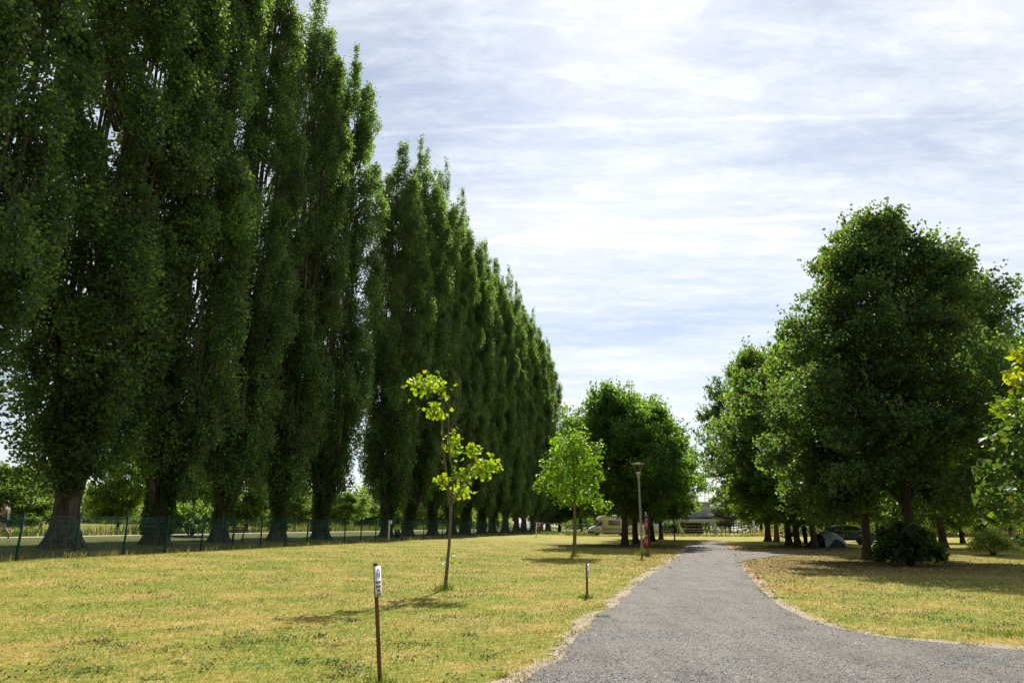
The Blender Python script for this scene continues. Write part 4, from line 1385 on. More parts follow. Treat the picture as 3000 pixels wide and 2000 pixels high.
# far cross fence with grey top rail, from the corner to the right
cf = thing('rail_fence', 'grey-topped wire fence with posts running right from the man in red shorts', 'fence', (0, 0, 0))
pe = fp(i1)
a0 = pe[:2]; a1 = (at(1735, 1550, 101))[:2]
nseg = 7
for k in range(nseg + 1):
    q = a0 + (a1 - a0) * k / nseg
    m_ = MB(); m_.tube([(q[0], q[1], gz(*q) - .2), (q[0], q[1], gz(*q) + 1.42)], .035, 7); m_.build('post', M_woodp if k % 2 else M_steel, cf)
m_ = MB(); m_.tube([(a0[0], a0[1], gz(*a0) + 1.42), (a1[0], a1[1], gz(*a1) + 1.42)], .028, 6); m_.build('top_rail', M_steel, cf)
m_ = MB()
dl = (a1 - a0)
for k in range(int(np.linalg.norm(dl) / .06)):
    q = a0 + dl * k * .06 / np.linalg.norm(dl); g_ = gz(*q)
    m_.box(q[0] - .0026, q[0] + .0026, q[1] - .0026, q[1] + .0026, g_, g_ + 1.4)
for z in (.2, .5, .8, 1.1):
    m_.tube([(a0[0], a0[1], gz(*a0) + z), (a1[0], a1[1], gz(*a1) + z)], .004, 4)
m_.build('wire_mesh', M_fence, cf)

# stock fence in front of the boat shed
sf = thing('wire_fence', 'low post-and-wire fence in the long grass before the boat shed', 'fence', (0, 0, 0))
pts = []
for u in range(1660, 3060, 68):
    Yd = 101; x = (u - 1500) / 2074 * Yd; pts.append((x, Yd, gz(x, Yd)))
for k, q in enumerate(pts):
    m_ = MB(); m_.tube([(q[0], q[1], q[2] - .2), (q[0] + .03, q[1], q[2] + 1.15 + .06 * math.sin(k * 3))], .045, 7); m_.build('post', M_woodp, sf)
for z in (.4, .75, 1.05):
    m_ = MB(); m_.tube([(q[0], q[1], q[2] + z) for q in pts], .006, 4); m_.build('wire', M_steel, sf)


# ------------------------------------------------------------------ signs
def text_mesh(body, size, depth=.0006):
    cu = bpy.data.curves.new('t', 'FONT'); cu.body = body; cu.size = size; cu.align_x = 'CENTER'; cu.align_y = 'CENTER'
    cu.extrude = depth; cu.offset = size * 0.012
    o = bpy.data.objects.new('t', cu); COL.objects.link(o)
    dg = bpy.context.evaluated_depsgraph_get()
    me = bpy.data.meshes.new_from_object(o.evaluated_get(dg))
    V = np.array([v.co[:] for v in me.vertices]); Fc = [tuple(p.vertices) for p in me.polygons]
    bpy.data.objects.remove(o); bpy.data.curves.remove(cu); bpy.data.meshes.remove(me)
    return V, Fc


def camp_sign(name, label, base, top, face_rz, w, h, lean, twist):
    t_ = thing(name, label, 'sign', base)
    L_ = np.array(top) - np.array(base)
    Lz = np.linalg.norm(L_)
    q = Vector((0, 0, 1)).rotation_difference(Vector(L_)).to_matrix()
    m_ = MB(); m_.cbox((0, 0, Lz / 2 - .1), (.021, .021, Lz / 2 + .1), b=.004)
    m_.v = [np.array([q @ (Matrix.Rotation(face_rz * .0 + twist, 3, 'Z') @ Vector(p)) for p in v]) for v in m_.v]
    m_.build('stake', M_wood, t_)
    cz = Lz - .035 - h / 2
    RM = Matrix.Rotation(face_rz, 3, 'Z')

    def X(V):
        return np.array([q @ (RM @ Vector((p[0], p[1] - .024, p[2]))) + q @ Vector((0, 0, cz)) for p in V])
    m_ = MB(); m_.cbox((0, 0, 0), (w / 2, .0012, h / 2)); m_.v = [X(v) for v in m_.v]
    pn = m_.build('notice', M_paper, t_)
    tx = MB()
    for body, size, z in (('EMPLACEMENT', .0285, -.015), ('RÉSERVÉ AUX', .0285, -.058), ('TENTES', .0285, -.098), ('ONLY TENTS', .0235, -.138)):
        V, Fc = text_mesh(body, size * w / .21)
        V = np.column_stack([V[:, 0] * .93, -V[:, 2] - .0026, V[:, 1] * 1.15 + z * h / .297 * 1.0])
        tx.add(X(V), Fc)
    tx.build('lettering', M_ink, pn)
    tp = MB()      # line drawing of two tents
    k_ = w / .21

    def ln(a_, b_, r_=.0014):
        c = X(np.array([(a_[0] * k_, -.0028, a_[1] * k_), (b_[0] * k_, -.0028, b_[1] * k_)])); tp.tube(c, r_, 4)
    for a_, b_ in [((-.06, .035), (-.02, .118)), ((-.02, .118), (.012, .035)), ((-.02, .118), (-.03, .035)), ((.01, .04), (.045, .118)), ((.045, .118), (.075, .04)), ((-.02, .118), (.045, .118)),
                   ((.045, .118), (.05, .04)), ((-.01, .124), (-.026, .112)), ((.052, .126), (.036, .11)), ((-.075, .034), (-.055, .036)), ((.01, .035), (.08, .042))]:
        ln(a_, b_)
    tp.build('pictogram', M_ink, pn)
    return t_


b_ = on_ground(1113, 1999)
b_ = b_ + np.array([0, 0, 0])
camp_sign('tent_sign', 'near wooden stake with a white tents-only notice in the foreground lawn', b_, at(1099, 1648, b_[1]), R(83), .21, .297, 0, R(10))
b_ = on_ground(1720, 1748)
camp_sign('tent_sign', 'farther wooden stake with its white notice seen nearly edge-on beside the road', b_, at(1719, 1645, b_[1]), R(73), .21, .297, 0, R(10))

# ------------------------------------------------------------------ lamp post with extinguishers
LB = on_ground(1882, 1626)
lt_ = thing('street_lamp', 'grey lamp post with an open cup-shaped head beside the road', 'lamp post', LB)
HL = (at(1882, 1357, LB[1]) - LB)[2]
m_ = MB(); m_.lathe([(.085, -.05), (.085, .5), (.08, .52), (.062, .55), (.058, HL - .95), (.055, HL - .84)], 14); m_.build('pole', M_steel, lt_, smooth=False)
m_ = MB(); m_.lathe([(.055, HL - .86), (.075, HL - .80), (.15, HL - .55), (.155, HL - .50), (.12, HL - .49)], 14); m_.build('lamp_cup', M_steel, lt_)
for k in range(3):
    az = R(90 + 120 * k) + R(-25)
    m_ = MB(); d_ = np.array([math.cos(az), math.sin(az), 0])
    m_.tube([d_ * .14 + [0, 0, HL - .54], d_ * .19 + [0, 0, HL - .35], d_ * .26 + [0, 0, HL - .15], d_ * .30 + [0, 0, HL - .03]], [.014, .013, .012, .012], 6); m_.build('arm', M_steel, lt_)
m_ = MB(); m_.lathe([(.001, HL - .05), (.30, HL - .045), (.37, HL - .02), (.37, HL), (.2, HL + .02), (.001, HL + .035)], 26); m_.build('lamp_disc', mat('lamp_top', (.42, .36, .30), .5, .1, 8), lt_)


def extinguisher(name, label, u0, v0, v1):
    a_ = at(u0, v0, LB[1] - .02); b_ = at(u0, v1, LB[1] - .02)
    h = a_[2] - b_[2]
    t_ = thing(name, label, 'fire extinguisher', b_)
    r_ = h * .22
    m_ = MB(); m_.lathe([(r_ * .9, 0), (r_, .03 * h), (r_, .84 * h), (r_ * .75, .93 * h), (r_ * .25, .985 * h), (.001, h)], 18); m_.build('cylinder', M_red, t_, smooth=True)
    m_ = MB(); m_.tube([(0, 0, h * .98), (0, 0, h * 1.05)], r_ * .22, 8); m_.build('valve', M_steel, t_)
    m_ = MB(); m_.tube([(-r_ * .2, 0, h * 1.05), (r_ * .5, 0, h * 1.13), (r_ * 1.1, 0, h * 1.11)], [.014, .012, .01], 6); m_.tube([(0, 0, h * 1.05), (r_ * .9, 0, h * 1.04)], .01, 6); m_.build('handle', M_white, t_)
    m_ = MB(); m_.tube([(0, 0, h * 1.04), (-r_ * .8, -.02, h * 1.1), (-r_ * 1.15, -.02, h * .9), (-r_ * 1.12, -.03, h * .5)], [.01, .011, .012, .014], 7); m_.build('hose', M_black, t_)
    m_ = MB()                      # white emblem wrapped on the front
    def arc(pts_, w_=.008):
        P3 = []
        for s_, z in pts_:
            an = -PI / 2 + s_; P3.append((math.cos(an) * (r_ + .003), math.sin(an) * (r_ + .003), z * h))
        m_.tube(P3, w_, 5)
    arc([(-.9, .72), (-.9, .5), (-.88, .3)]); arc([(-.85, .5), (-.5, .68), (-.2, .76)]); arc([(-.8, .5), (-.5, .38), (-.15, .3)])
    arc([(.75, .75), (.35, .68), (.15, .5), (.35, .32), (.8, .27)]); arc([(.8, .6), (.5, .5), (.75, .4)])
    m_.build('emblem', M_white, t_)
    return t_


extinguisher('fire_extinguisher', 'upper of two red fire extinguishers hung on the lamp post', 1892.5, 1523, 1549)
extinguisher('fire_extinguisher', 'lower of two red fire extinguishers hung on the lamp post', 1893, 1570, 1598)
a_ = at(1891, 1500, LB[1]) ; m_ = MB(); m_.tube([(0, 0, .02), (.012, 0, -.1), (.03, 0, -.22)], [.03, .022, .012], 8)
o = m_.build('hanging_bell', M_white); o.location = tuple(a_); tag(o, 'small white hanging handle above the extinguishers on the lamp post', 'handle')
m_ = MB(); zt, zbt = at(1892, 1507, LB[1])[2], at(1892, 1604, LB[1])[2]
xx = at(1895, 1550, LB[1] + .1)[0]
m_.cbox((0, 0, (zt - zbt) / 2), (.12, .012, (zt - zbt) / 2)); o = m_.build('mounting_board', M_dark); o.location = (xx + .03, LB[1] + .12, zbt)
tag(o, 'black backing board fixed behind the fire extinguishers', 'board')

# dark thin pole in the middle distance with box
pb = on_ground(1977, 1583)
t_ = thing('utility_pole', 'thin dark post with a small reddish box right of the central trees', 'post', pb)
m_ = MB(); m_.tube([(0, 0, -.2), (0, 0, (at(1975, 1470, pb[1]) - pb)[2])], [.075, .05], 8); m_.build('pole', M_dark, t_)
m_ = MB(); m_.cbox((.15, -.02, 1.1), (.10, .07, .32), b=.01); m_.build('box', mat('rust_box', (.16, .05, .04), .7), t_)

# white marker posts
for u, v0, v1, box, lab in [(1138, 1523, 1586, True, 'white post with a small box on top standing before the mesh fence'), (1571, 1541, 1573, False, 'short white post beside the man in red shorts')]:
    p = on_ground(u, v1)
    hh_ = (at(u, v0, p[1]) - p)[2]
    t_ = thing('marker_post', lab, 'post', p)
    m_ = MB(); m_.cbox((0, 0, hh_ / 2), (.055, .04, hh_ / 2), b=.01); m_.build('post', M_white, t_)
    if box:
        m_ = MB(); m_.cbox((.07, 0, hh_ - .14), (.12, .07, .13), b=.012); m_.build('meter_box', M_white, t_)
    else:
        m_ = MB(); m_.tube([(0, 0, hh_ - .04), (.3, 0, hh_ - .01)], .03, 6); m_.build('tap', M_steel, t_)

# bin and bench beyond the fence
xq = (1164 - 1500) / 2074 * 58.0
p = np.array([xq, 58.0, gz(xq, 58.0)])
t_ = thing('litter_bin', 'dark green square litter bin between poplar trunks behind the fence', 'bin', p, .2)
m_ = MB(); m_.add([(-.2, -.2, .06), (.2, -.2, .06), (.2, .2, .06), (-.2, .2, .06), (-.23, -.23, .60), (.23, -.23, .60), (.23, .23, .60), (-.23, .23, .60)], [(3, 2, 1, 0), (4, 5, 6, 7), (0, 1, 5, 4), (1, 2, 6, 5), (2, 3, 7, 6), (3, 0, 4, 7)]); m_.build('body', M_bin, t_)
m_ = MB(); m_.cbox((0, 0, .65), (.25, .25, .045), b=.02); m_.build('lid', mat('bin_lid', (.05, .16, .15), .5), t_)
m_ = MB(); m_.cbox((0, 0, .02), (.14, .14, .05)); m_.build('foot', M_dark, t_)
xq = (699 - 1500) / 2074 * 42.5
p = np.array([xq, 42.5, gz(xq, 42.5)])
t_ = thing('park_bench', 'dark wooden park bench between the third and fourth poplars', 'bench', p, R(12))
for x in (-.28, .28):
    m_ = MB(); m_.tube([(x, -.2, -.02), (x, -.18, .4), (x, .2, .42), (x, .3, .85)], .025, 6); m_.tube([(x, .22, -.02), (x, .18, .42)], .025, 6); m_.build('leg', M_dark, t_)
m_ = MB()
for k in range(4):
    m_.cbox((0, -.17 + k * .11, .45), (.45, .045, .018), b=.006)
m_.build('seat', M_wood, t_)
m_ = MB()
for k in range(3):
    m_.cbox((0, .235 + k * .035, .58 + k * .12), (.45, .015, .045), b=.005)
m_.build('backrest', M_wood, t_)


# ------------------------------------------------------------------ motorhome
xm, ym = (1724 - 1500) / 2074 * 97, 97.0
xm += 3.05
mh = thing('motorhome', 'cream motorhome with a rounded over-cab roof parked behind the central trees', 'motorhome', (xm, ym, gz(xm, ym)), R(2))
# local: front at -x, near side at -y
b_ = MB()
prof = [(3.0, .42), (3.05, .8), (3.05, 2.45), (2.95, 2.68), (.0, 2.74), (-1.0, 2.72), (-1.45, 2.62), (-1.72, 2.42), (-1.82, 2.22), (-1.8, 2.12), (-1.6, 2.08), (-1.25, 2.05), (-1.12, 2.0), (-1.12, .42)]
b_.prism(prof, -1.05, 1.05, .035); b_.build('body', M_cream, mh)
c_ = MB()
prof = [(-1.115, .40), (-1.115, 2.03), (-1.55, 2.02), (-1.95, 1.68), (-2.25, 1.38), (-2.85, 1.10), (-3.0, .88), (-3.03, .62), (-2.95, .45)]
c_.prism(prof, -.95, .95, .04); c_.build('cab', M_white, mh)
w_ = MB()
w_.prism([(-1.28, 1.38), (-1.28, 1.92), (-1.56, 1.92), (-1.98, 1.52), (-2.08, 1.38)], -.962, -.93); w_.build('cab_window', M_glass, mh)
w_ = MB(); w_.add([(-1.62, -.82, 1.985), (-2.22, -.86, 1.43), (-2.22, .86, 1.43), (-1.62, .82, 1.985)], [(0, 1, 2, 3)])
w_.v[-1] = w_.v[-1] + np.array([-.012, 0, .014]); w_.build('windscreen', M_glass, mh)
w_ = MB(); w_.cbox((.35, -1.055, 1.75), (.80, .012, .33), b=.008); fw = w_.build('window_frame', M_dark, mh)
w_ = MB(); w_.cbox((.35, -1.068, 1.75), (.74, .006, .27)); w_.build('pane', M_glassb, fw)
w_ = MB(); w_.cbox((2.55, -1.055, 1.75), (.26, .012, .33), b=.008); fw = w_.build('window_frame', M_dark, mh)
w_ = MB(); w_.cbox((2.55, -1.068, 1.75), (.21, .006, .27)); w_.build('pane', M_glassb, fw)
w_ = MB(); w_.cbox((.95, -1.053, .96), (2.05, .006, .022)); w_.cbox((.95, -1.053, .86), (2.05, .006, .022)); w_.cbox((-2.2, -.953, .94), (.62, .006, .02)); w_.build('stripe', M_blue, mh)
w_ = MB(); w_.cbox((.9, -1.055, 2.46), (2.0, .01, .018)); w_.build('roof_trim', M_steel, mh)
w_ = MB(); w_.cbox((-2.72, 0, .52), (.34, .97, .17), b=.05); w_.build('bumper', M_dark, mh)
w_ = MB(); w_.cbox((.9, -.9, .38), (2.0, .08, .09)); w_.build('sill', M_dark, mh)
w_ = MB(); w_.cbox((-2.0, -1.08, 1.42), (.06, .10, .13), b=.02); w_.tube([(-1.9, -.95, 1.35), (-2.0, -1.05, 1.38)], .02, 6); w_.build('mirror', M_dark, mh)
w_ = MB(); w_.cbox((-1.2, -.963, 1.16), (.09, .01, .09), b=.01); w_.build('fuel_cap', M_dark, mh)
w_ = MB(); w_.cbox((-2.86, -.86, .93), (.10, .06, .10), b=.03); w_.build('headlight', M_glass, mh)
w_ = MB(); w_.cbox((.2, 0, 2.80), (.35, .4, .05), b=.02); w_.build('roof_vent', M_white, mh)
for x in (-2.1, 1.75):
    for y in (-.93, .70):
        w_ = MB(); w_.lathe([(.2, 0), (.33, .01), (.345, .06), (.345, .18), (.33, .23), (.2, .24)], 22, (x, y + .02 + (.22 if y > 0 else .2), .345), 'y'); ty = w_.build('wheel', M_black, mh)
        w_ = MB(); w_.lathe([(.001, 0), (.19, .01), (.21, .04), (.2, .05)], 16, (x, y - .005 if y < 0 else y + .25, .345), 'y'); w_.build('rim', M_steel, ty)
    w_ = MB(); w_.lathe([(.43, 0), (.44, .01), (.44, .02), (.3, .021)], 22, (x, -.945 if x < 0 else -1.04, .42), 'y'); w_.v = [np.where(v[:, 2:3] < .30, [[1, 1, 0]] * v + [[0, 0, .30]], v) for v in w_.v]; w_.build('wheel_arch', M_dark, mh)
# blue flag/banner and dish seen above the roof
t_ = thing('blue_windsock', 'blue bunting flapping just above the motorhome roof', 'flag', (xm - .1, ym + .2, gz(xm, ym) + 2.84))
m_ = MB(); m_.tube([(0, 0, 0), (.02, 0, .75)], .015, 5); m_.build('pole', M_steel, t_)
m_ = MB()
gg = np.array([[(.02 + .55 * a_ * (1 - .3 * b_), .06 * math.sin(a_ * 7 + b_ * 3), .72 - .55 * b_ - .18 * a_) for a_ in np.linspace(0, 1, 8)] for b_ in np.linspace(0, 1, 5)])
ii, jj = np.meshgrid(np.arange(4), np.arange(7), indexing='ij'); a8 = (ii * 8 + jj).ravel()
m_.add(gg.reshape(-1, 3), np.stack([a8, a8 + 1, a8 + 9, a8 + 8], 1)); m_.build('cloth', M_bluef, t_)

# ------------------------------------------------------------------ boat shed
BY = 118.0
bx0 = (1925 - 1500) / 2074 * BY; bx1 = (2100 - 1500) / 2074 * BY
BZ = gz(30, BY)
WB = bx1 - bx0
bs = thing('boat_house', 'white flat-roofed boat house with an open ground floor behind the end of the road', 'building', (bx0, BY, BZ))
zdeck = at(2090, 1530, BY)[2] - BZ; ztop = at(2090, 1517, BY)[2] - BZ; zroof = at(2090, 1468, BY)[2] - BZ
m_ = MB(); m_.box(0, WB, 0, 9, zdeck, ztop - .10); m_.build('deck_beam', M_whited, bs)
m_ = MB(); m_.box(-.05, WB + .05, -.08, 9.0, ztop - .097, ztop); m_.build('deck', M_slate, bs)
for x, y in ((WB - .4, .02), (WB - .4, 8.5), (.02, .02), (.02, 8.5)):
    m_ = MB(); m_.box(x, x + .38, y, y + .38, -.3, zdeck + .002); m_.build('pillar', M_whited, bs)
m_ = MB(); m_.box(.6, WB - .25, 1.8, 8.6, ztop + .002, zroof - .22)
for k in range(14):
    zz_ = ztop + .2 + k * (zroof - ztop - .5) / 14; m_.box(.6, WB - .25, 1.785, 1.798, zz_, zz_ + .16)
m_.build('upper_wall', M_whited, bs)
m_ = MB(); m_.box(.35, WB - .12, 1.5, 8.9, zroof - .219, zroof); m_.build('roof', M_white, bs)
m_ = MB(); m_.box(.2, WB - .2, 8.2, 8.4, -.1, zdeck - .01); m_.build('rear_wall', M_slate, bs)
m_ = MB()
rh = 1.15
for x in np.arange(.3, WB, 1.85):
    m_.cbox((x, .12, ztop + rh / 2), (.03, .02, rh / 2))
m_.cbox((WB / 2, .12, ztop + rh), (WB / 2, .025, .025)); m_.cbox((WB / 2, .12, ztop + .12), (WB / 2, .02, .02))
for x in np.arange(.1, WB, .12):
    m_.cbox((x, .12, ztop + rh / 2), (.005, .005, rh / 2))
m_.build('railing', M_bluep, bs)
# lean-to
xe = (2158 - 2100) / 2074 * BY; z0_ = at(2100, 1500, BY)[2] - BZ; z1_ = at(2158, 1519, BY)[2] - BZ
m_ = MB(); m_.add([(WB + .02, .5, z0_), (WB + xe, .5, z1_), (WB + xe, 8, z1_), (WB + .02, 8, z0_), (WB + .02, .5, z0_ - .38), (WB + xe, .5, z1_ - .25), (WB + xe, 8, z1_ - .25), (WB + .02, 8, z0_ - .38)],
                   [(0, 1, 2, 3), (7, 6, 5, 4), (0, 4, 5, 1), (1, 5, 6, 2), (2, 6, 7, 3), (3, 7, 4, 0)]); m_.build('lean_to_roof', M_slate, bs)
m_ = MB()
for k in range(9):
    x = WB + .15 + k * .33; m_.cbox((x, .7, (zdeck - .3 + z0_ - .5) / 2 - .05 * k), (.05, .05, .75 - .03 * k))
m_.build('lean_to_slats', M_slate, bs)
m_ = MB(); m_.cbox((WB + 1.6, .7, zdeck - .3), (1.6, .06, .07)); m_.build('lean_to_beam', M_slate, bs)
# racks and boats
rackL = (('rack under the boat house deck carrying the rowing boats', .5, WB - .6, 2.0), ('open-air boat rack to the right of the boat house', WB + .4, WB + 6.0, 1.2))
for k, (lab, x0, x1, y0) in enumerate(rackL):
    t_ = thing('boat_rack', 'dark ' + lab, 'rack', (bx0, BY, BZ))
    for x in np.linspace(x0, x1, 5):
        for y in (y0, y0 + 2.6):
            m_ = MB(); m_.cbox((x, y, 1.05), (.05, .05, 1.2)); m_.build('upright', M_dark, t_)
    for z in (.35, .85, 1.35, 1.85):
        m_ = MB(); m_.cbox(((x0 + x1) / 2, y0 + .02, z), ((x1 - x0) / 2 - .06, .03, .03)); m_.build('shelf_rail', M_dark, t_)


def hull(name, label, x0, x1, y, z, w, h, m, grp):
    m_ = MB(); n = 14; t = np.linspace(0, 1, n)
    r_ = np.maximum(np.sin(PI * t) ** .55, .04)
    V = []
    for q, rr_ in zip(t, r_):
        for th in np.linspace(PI, 2 * PI, 7):
            V.append((x0 + (x1 - x0) * q, y + math.cos(th) * w * rr_, z + math.sin(th) * h * rr_ + .08 * (2 * q - 1) ** 4))
        V.append((x0 + (x1 - x0) * q, y, z + .03 * rr_ + .08 * (2 * q - 1) ** 4))
    Fc = []
    for a_ in range(n - 1):
        for b_ in range(8):
            Fc.append((a_ * 8 + b_, a_ * 8 + (b_ + 1) % 8, (a_ + 1) * 8 + (b_ + 1) % 8, (a_ + 1) * 8 + b_))
    Fc += [tuple(range(7, -1, -1)), tuple(range((n - 1) * 8, n * 8))]
    m_.add(V, Fc)
    o = m_.build(name, m, smooth=False); o.location = (bx0, BY, BZ)
    tag(o, label, 'boat', grp)


GB = 'boats stored on the racks'
hull('rowing_boat', 'long yellow boat on the upper level of the covered rack', .7, WB - 2.2, 2.5, 2.12, .32, .34, M_yellow, GB)
hull('rowing_boat', 'dull yellow boat on the lower level of the covered rack', 1.8, WB - 1.4, 2.5, 1.12, .30, .22, M_yellow, GB)
hull('rowing_boat', 'pale narrow boat on the middle level of the covered rack', 1.2, WB - .8, 2.6, 1.58, .28, .16, M_whited, GB)
hull('rowing_boat', 'dark blue boat on the lowest level of the covered rack', 1.5, WB - .9, 2.5, .62, .3, .22, M_blue, GB)
hull('rowing_boat', 'pale narrow boat on the top of the open-air rack', WB + .5, WB + 5.9, 1.8, 2.12, .26, .18, M_whited, GB)
hull('rowing_boat', 'dark boat on the upper middle of the open-air rack', WB + .6, WB + 5.0, 1.8, 1.62, .26, .18, M_slate, GB)
hull('rowing_boat', 'pale slim boat on the lower middle of the open-air rack', WB + .6, WB + 5.4, 1.7, 1.12, .24, .12, M_whited, GB)
hull('rowing_boat', 'dark blue boat on the lowest rail of the open-air rack', WB + .4, WB + 5.6, 1.8, .62, .27, .2, M_blue, GB)
m_ = MB(); m_.ball((0, 0, .36), (.78, .5, .38), 14, 8); m_.v = [v * (1 + .06 * np.sin(v[:, :1] * 9 + v[:, 1:2] * 7)) for v in m_.v]
o = m_.build('tarpaulin_bundle', M_tarp, smooth=True); o.location = (at(2086, 1512, BY)[0], BY + .95, BZ + ztop); o.rotation_euler = (0, R(-8), 0); o.location.z += .03
tag(o, 'cream tarpaulin bundle lying on the boat house deck by the railing', 'bundle')
t_ = thing('radio_mast', 'thin reddish lattice mast on the boat house roof', 'mast', (at(2090, 1470, BY)[0], BY + 4, BZ + zroof))
m_ = MB()
for q in ((-.35, 0), (.0, .3), (.35, 0)):
    m_.tube([(q[0], q[1], 0), (q[0], q[1], 2.6)], .035, 5)
for k in range(6):
    z = .2 + k * .42; m_.tube([(-.35, 0, z), (.35, 0, z + .2)], .02, 4)
m_.build('lattice', M_mast, t_)
# white screen wall behind the central trees
x0 = (1868 - 1500) / 2074 * 112; x1 = (1950 - 1500) / 2074 * 112
t_ = thing('screen_wall', 'white panelled wall glimpsed between the central tree trunks', 'wall', (x0, 112, gz(x0, 112)))
for k in range(5):
    w1 = (x1 - x0) / 5; m_ = MB(); m_.box(k * w1 + .02, (k + 1) * w1 - .02, 0, .12, -.1, 2.0 + .12 * (k % 2)); m_.build('panel', M_white, t_)
x0 = (2210 - 1500) / 2074 * 113
m_ = MB(); m_.cbox((0, 0, 1.0), (.13, .13, 1.3), b=.02); o = m_.build('white_post', M_whited); o.location = (x0, 113, gz(x0, 113)); tag(o, 'stout white post at the right end of the boat racks', 'post')

# ------------------------------------------------------------------ people
def skin_obj(name, V, E, Rd, m, parent, root=0, sub=1):
    me = bpy.data.meshes.new(name); me.from_pydata([tuple(v) for v in V], E, []); me.update()
    o = bpy.data.objects.new(name, me); COL.objects.link(o); o.parent = parent
    md = o.modifiers.new('skin', 'SKIN'); md.use_smooth_shade = True
    for k, s_ in enumerate(me.skin_vertices[0].data):
        r_ = Rd[k]; s_.radius = (r_, r_) if np.isscalar(r_) else r_; s_.use_root = (k == root)
    if sub:
        sm = o.modifiers.new('sub', 'SUBSURF'); sm.levels = sub; sm.render_levels = sub
    me.materials.append(m)
    return o


def person(label, loc, rz, shirt, shorts, shoes, J=None, hair_bun=False, sc=1.0, long_legs=False, group=None):
    """faces local -y"""
    j = dict(pelvis=(0, 0, .95), waist=(0, 0, 1.08), chest=(0, -.01, 1.30), neck=(0, 0, 1.45), jaw=(0, -.02, 1.54), head=(0, -.005, 1.63), crown=(0, .01, 1.70),
             shL=(-.18, 0, 1.40), elL=(-.25, .02, 1.14), wrL=(-.27, -.05, .90), shR=(.18, 0, 1.40), elR=(.25, .02, 1.14), wrR=(.27, -.05, .90),
             hiL=(-.09, 0, .90), knL=(-.10, -.02, .50), anL=(-.10, .02, .10), toL=(-.11, -.14, .04), hiR=(.09, 0, .90), knR=(.10, -.02, .50), anR=(.10, .02, .10), toR=(.11, -.14, .04))
    if J:
        j.update(J)
    j = {k: np.array(v, float) for k, v in j.items()}
    t_ = thing('person', label, 'person', loc, rz, group); t_.scale = (sc, sc, sc)
    names = list(j); ix = {n_: k for k, n_ in enumerate(names)}
    V = [j[n_] for n_ in names]
    rad = dict(pelvis=(.13, .10), waist=(.12, .09), chest=(.14, .10), neck=.055, jaw=.065, head=(.078, .095), crown=.06, shL=.055, elL=.042, wrL=.028, shR=.055, elR=.042, wrR=.028,
               hiL=.085, knL=.056, anL=.038, toL=.03, hiR=.085, knR=.056, anR=.038, toR=.03)
    Rd = [rad[n_] for n_ in names]
    E = [('pelvis', 'waist'), ('waist', 'chest'), ('chest', 'neck'), ('neck', 'jaw'), ('jaw', 'head'), ('head', 'crown'), ('chest', 'shL'), ('shL', 'elL'), ('elL', 'wrL'), ('chest', 'shR'), ('shR', 'elR'), ('elR', 'wrR'),
         ('pelvis', 'hiL'), ('hiL', 'knL'), ('knL', 'anL'), ('anL', 'toL'), ('pelvis', 'hiR'), ('hiR', 'knR'), ('knR', 'anR'), ('anR', 'toR')]
    E = [(ix[a_], ix[b_]) for a_, b_ in E]
    V.append(j['head'] + [0, -.105, -.02]); Rd.append(.012); E.append((ix['head'], len(V) - 1))   # nose
    for s_ in 'LR':
        w_ = j['wr' + s_]; d = unit(w_ - j['el' + s_]); side = unit(np.cross(d, [0, 1, .2]))
        V.append(w_ + d * .06); pl = len(V) - 1; Rd.append((.032, .02)); E.append((ix['wr' + s_], pl))
        for k in range(4):
            o_ = side * (k - 1.5) * .02; l_ = [.07, .08, .075, .06][k]
            V.append(w_ + d * .09 + o_); Rd.append(.009); V.append(w_ + d * (.09 + l_ * .5) + o_ + [0, -.012, 0]); Rd.append(.008); V.append(w_ + d * (.09 + l_ * .9) + o_ + [0, -.03, 0]); Rd.append(.007)
            E += [(pl, len(V) - 3), (len(V) - 3, len(V) - 2), (len(V) - 2, len(V) - 1)]
        V.append(w_ + d * .06 + side * .045 + [0, -.015, 0]); Rd.append(.010); V.append(w_ + d * .10 + side * .055 + [0, -.025, 0]); Rd.append(.008)
        E += [(pl, len(V) - 2), (len(V) - 2, len(V) - 1)]
    skin_obj('body', V, E, Rd, M_skin, t_, ix['pelvis'])

    def mid(a_, b_, q):
        return j[a_] * (1 - q) + j[b_] * q
    # shirt
    V = [j['pelvis'] + [0, 0, .02], j['waist'], j['chest'], j['chest'] * .35 + j['neck'] * .65, j['shL'], mid('shL', 'elL', .6), j['shR'], mid('shR', 'elR', .6)]
    skin_obj('shirt', V, [(0, 1), (1, 2), (2, 3), (2, 4), (4, 5), (2, 6), (6, 7)], [(.165, .125), (.155, .12), (.17, .125), .08, .085, .07, .085, .07], shirt, t_, 1)
    q = .98 if long_legs else .55
    V = [j['pelvis'] + [0, 0, .03], j['hiL'], mid('hiL', 'knL', q), j['hiR'], mid('hiR', 'knR', q)]
    Ed = [(0, 1), (1, 2), (0, 3), (3, 4)]; Rr = [(.16, .12), .11, .095, .11, .095]
    if long_legs:
        V += [mid('knL', 'anL', .85), mid('knR', 'anR', .85)]; Ed += [(2, 5), (4, 6)]; Rr = [(.16, .12), .11, .08, .11, .08, .06, .06]
    skin_obj('trousers' if long_legs else 'shorts', V, Ed, Rr, shorts, t_, 0)
    for s_ in 'LR':
        a_, b_ = j['an' + s_], j['to' + s_]; d = unit(b_ - a_ * [1, 1, 0] - [0, 0, 0] if False else b_ - a_)
        skin_obj('shoe', [a_ + [0, 0, -.03] - d * .04, (a_ + b_) / 2 - [0, 0, .01], b_ + d * .02], [(0, 1), (1, 2)], [.052, .048, .036], shoes, t_, 0)
    m_ = MB(); m_.ball(j['head'] + [0, .022, .035], (.095, .108, .105), 14, 9)
    if hair_bun:
        m_.ball(j['head'] + [0, .13, .0], (.045, .05, .045), 8, 6)
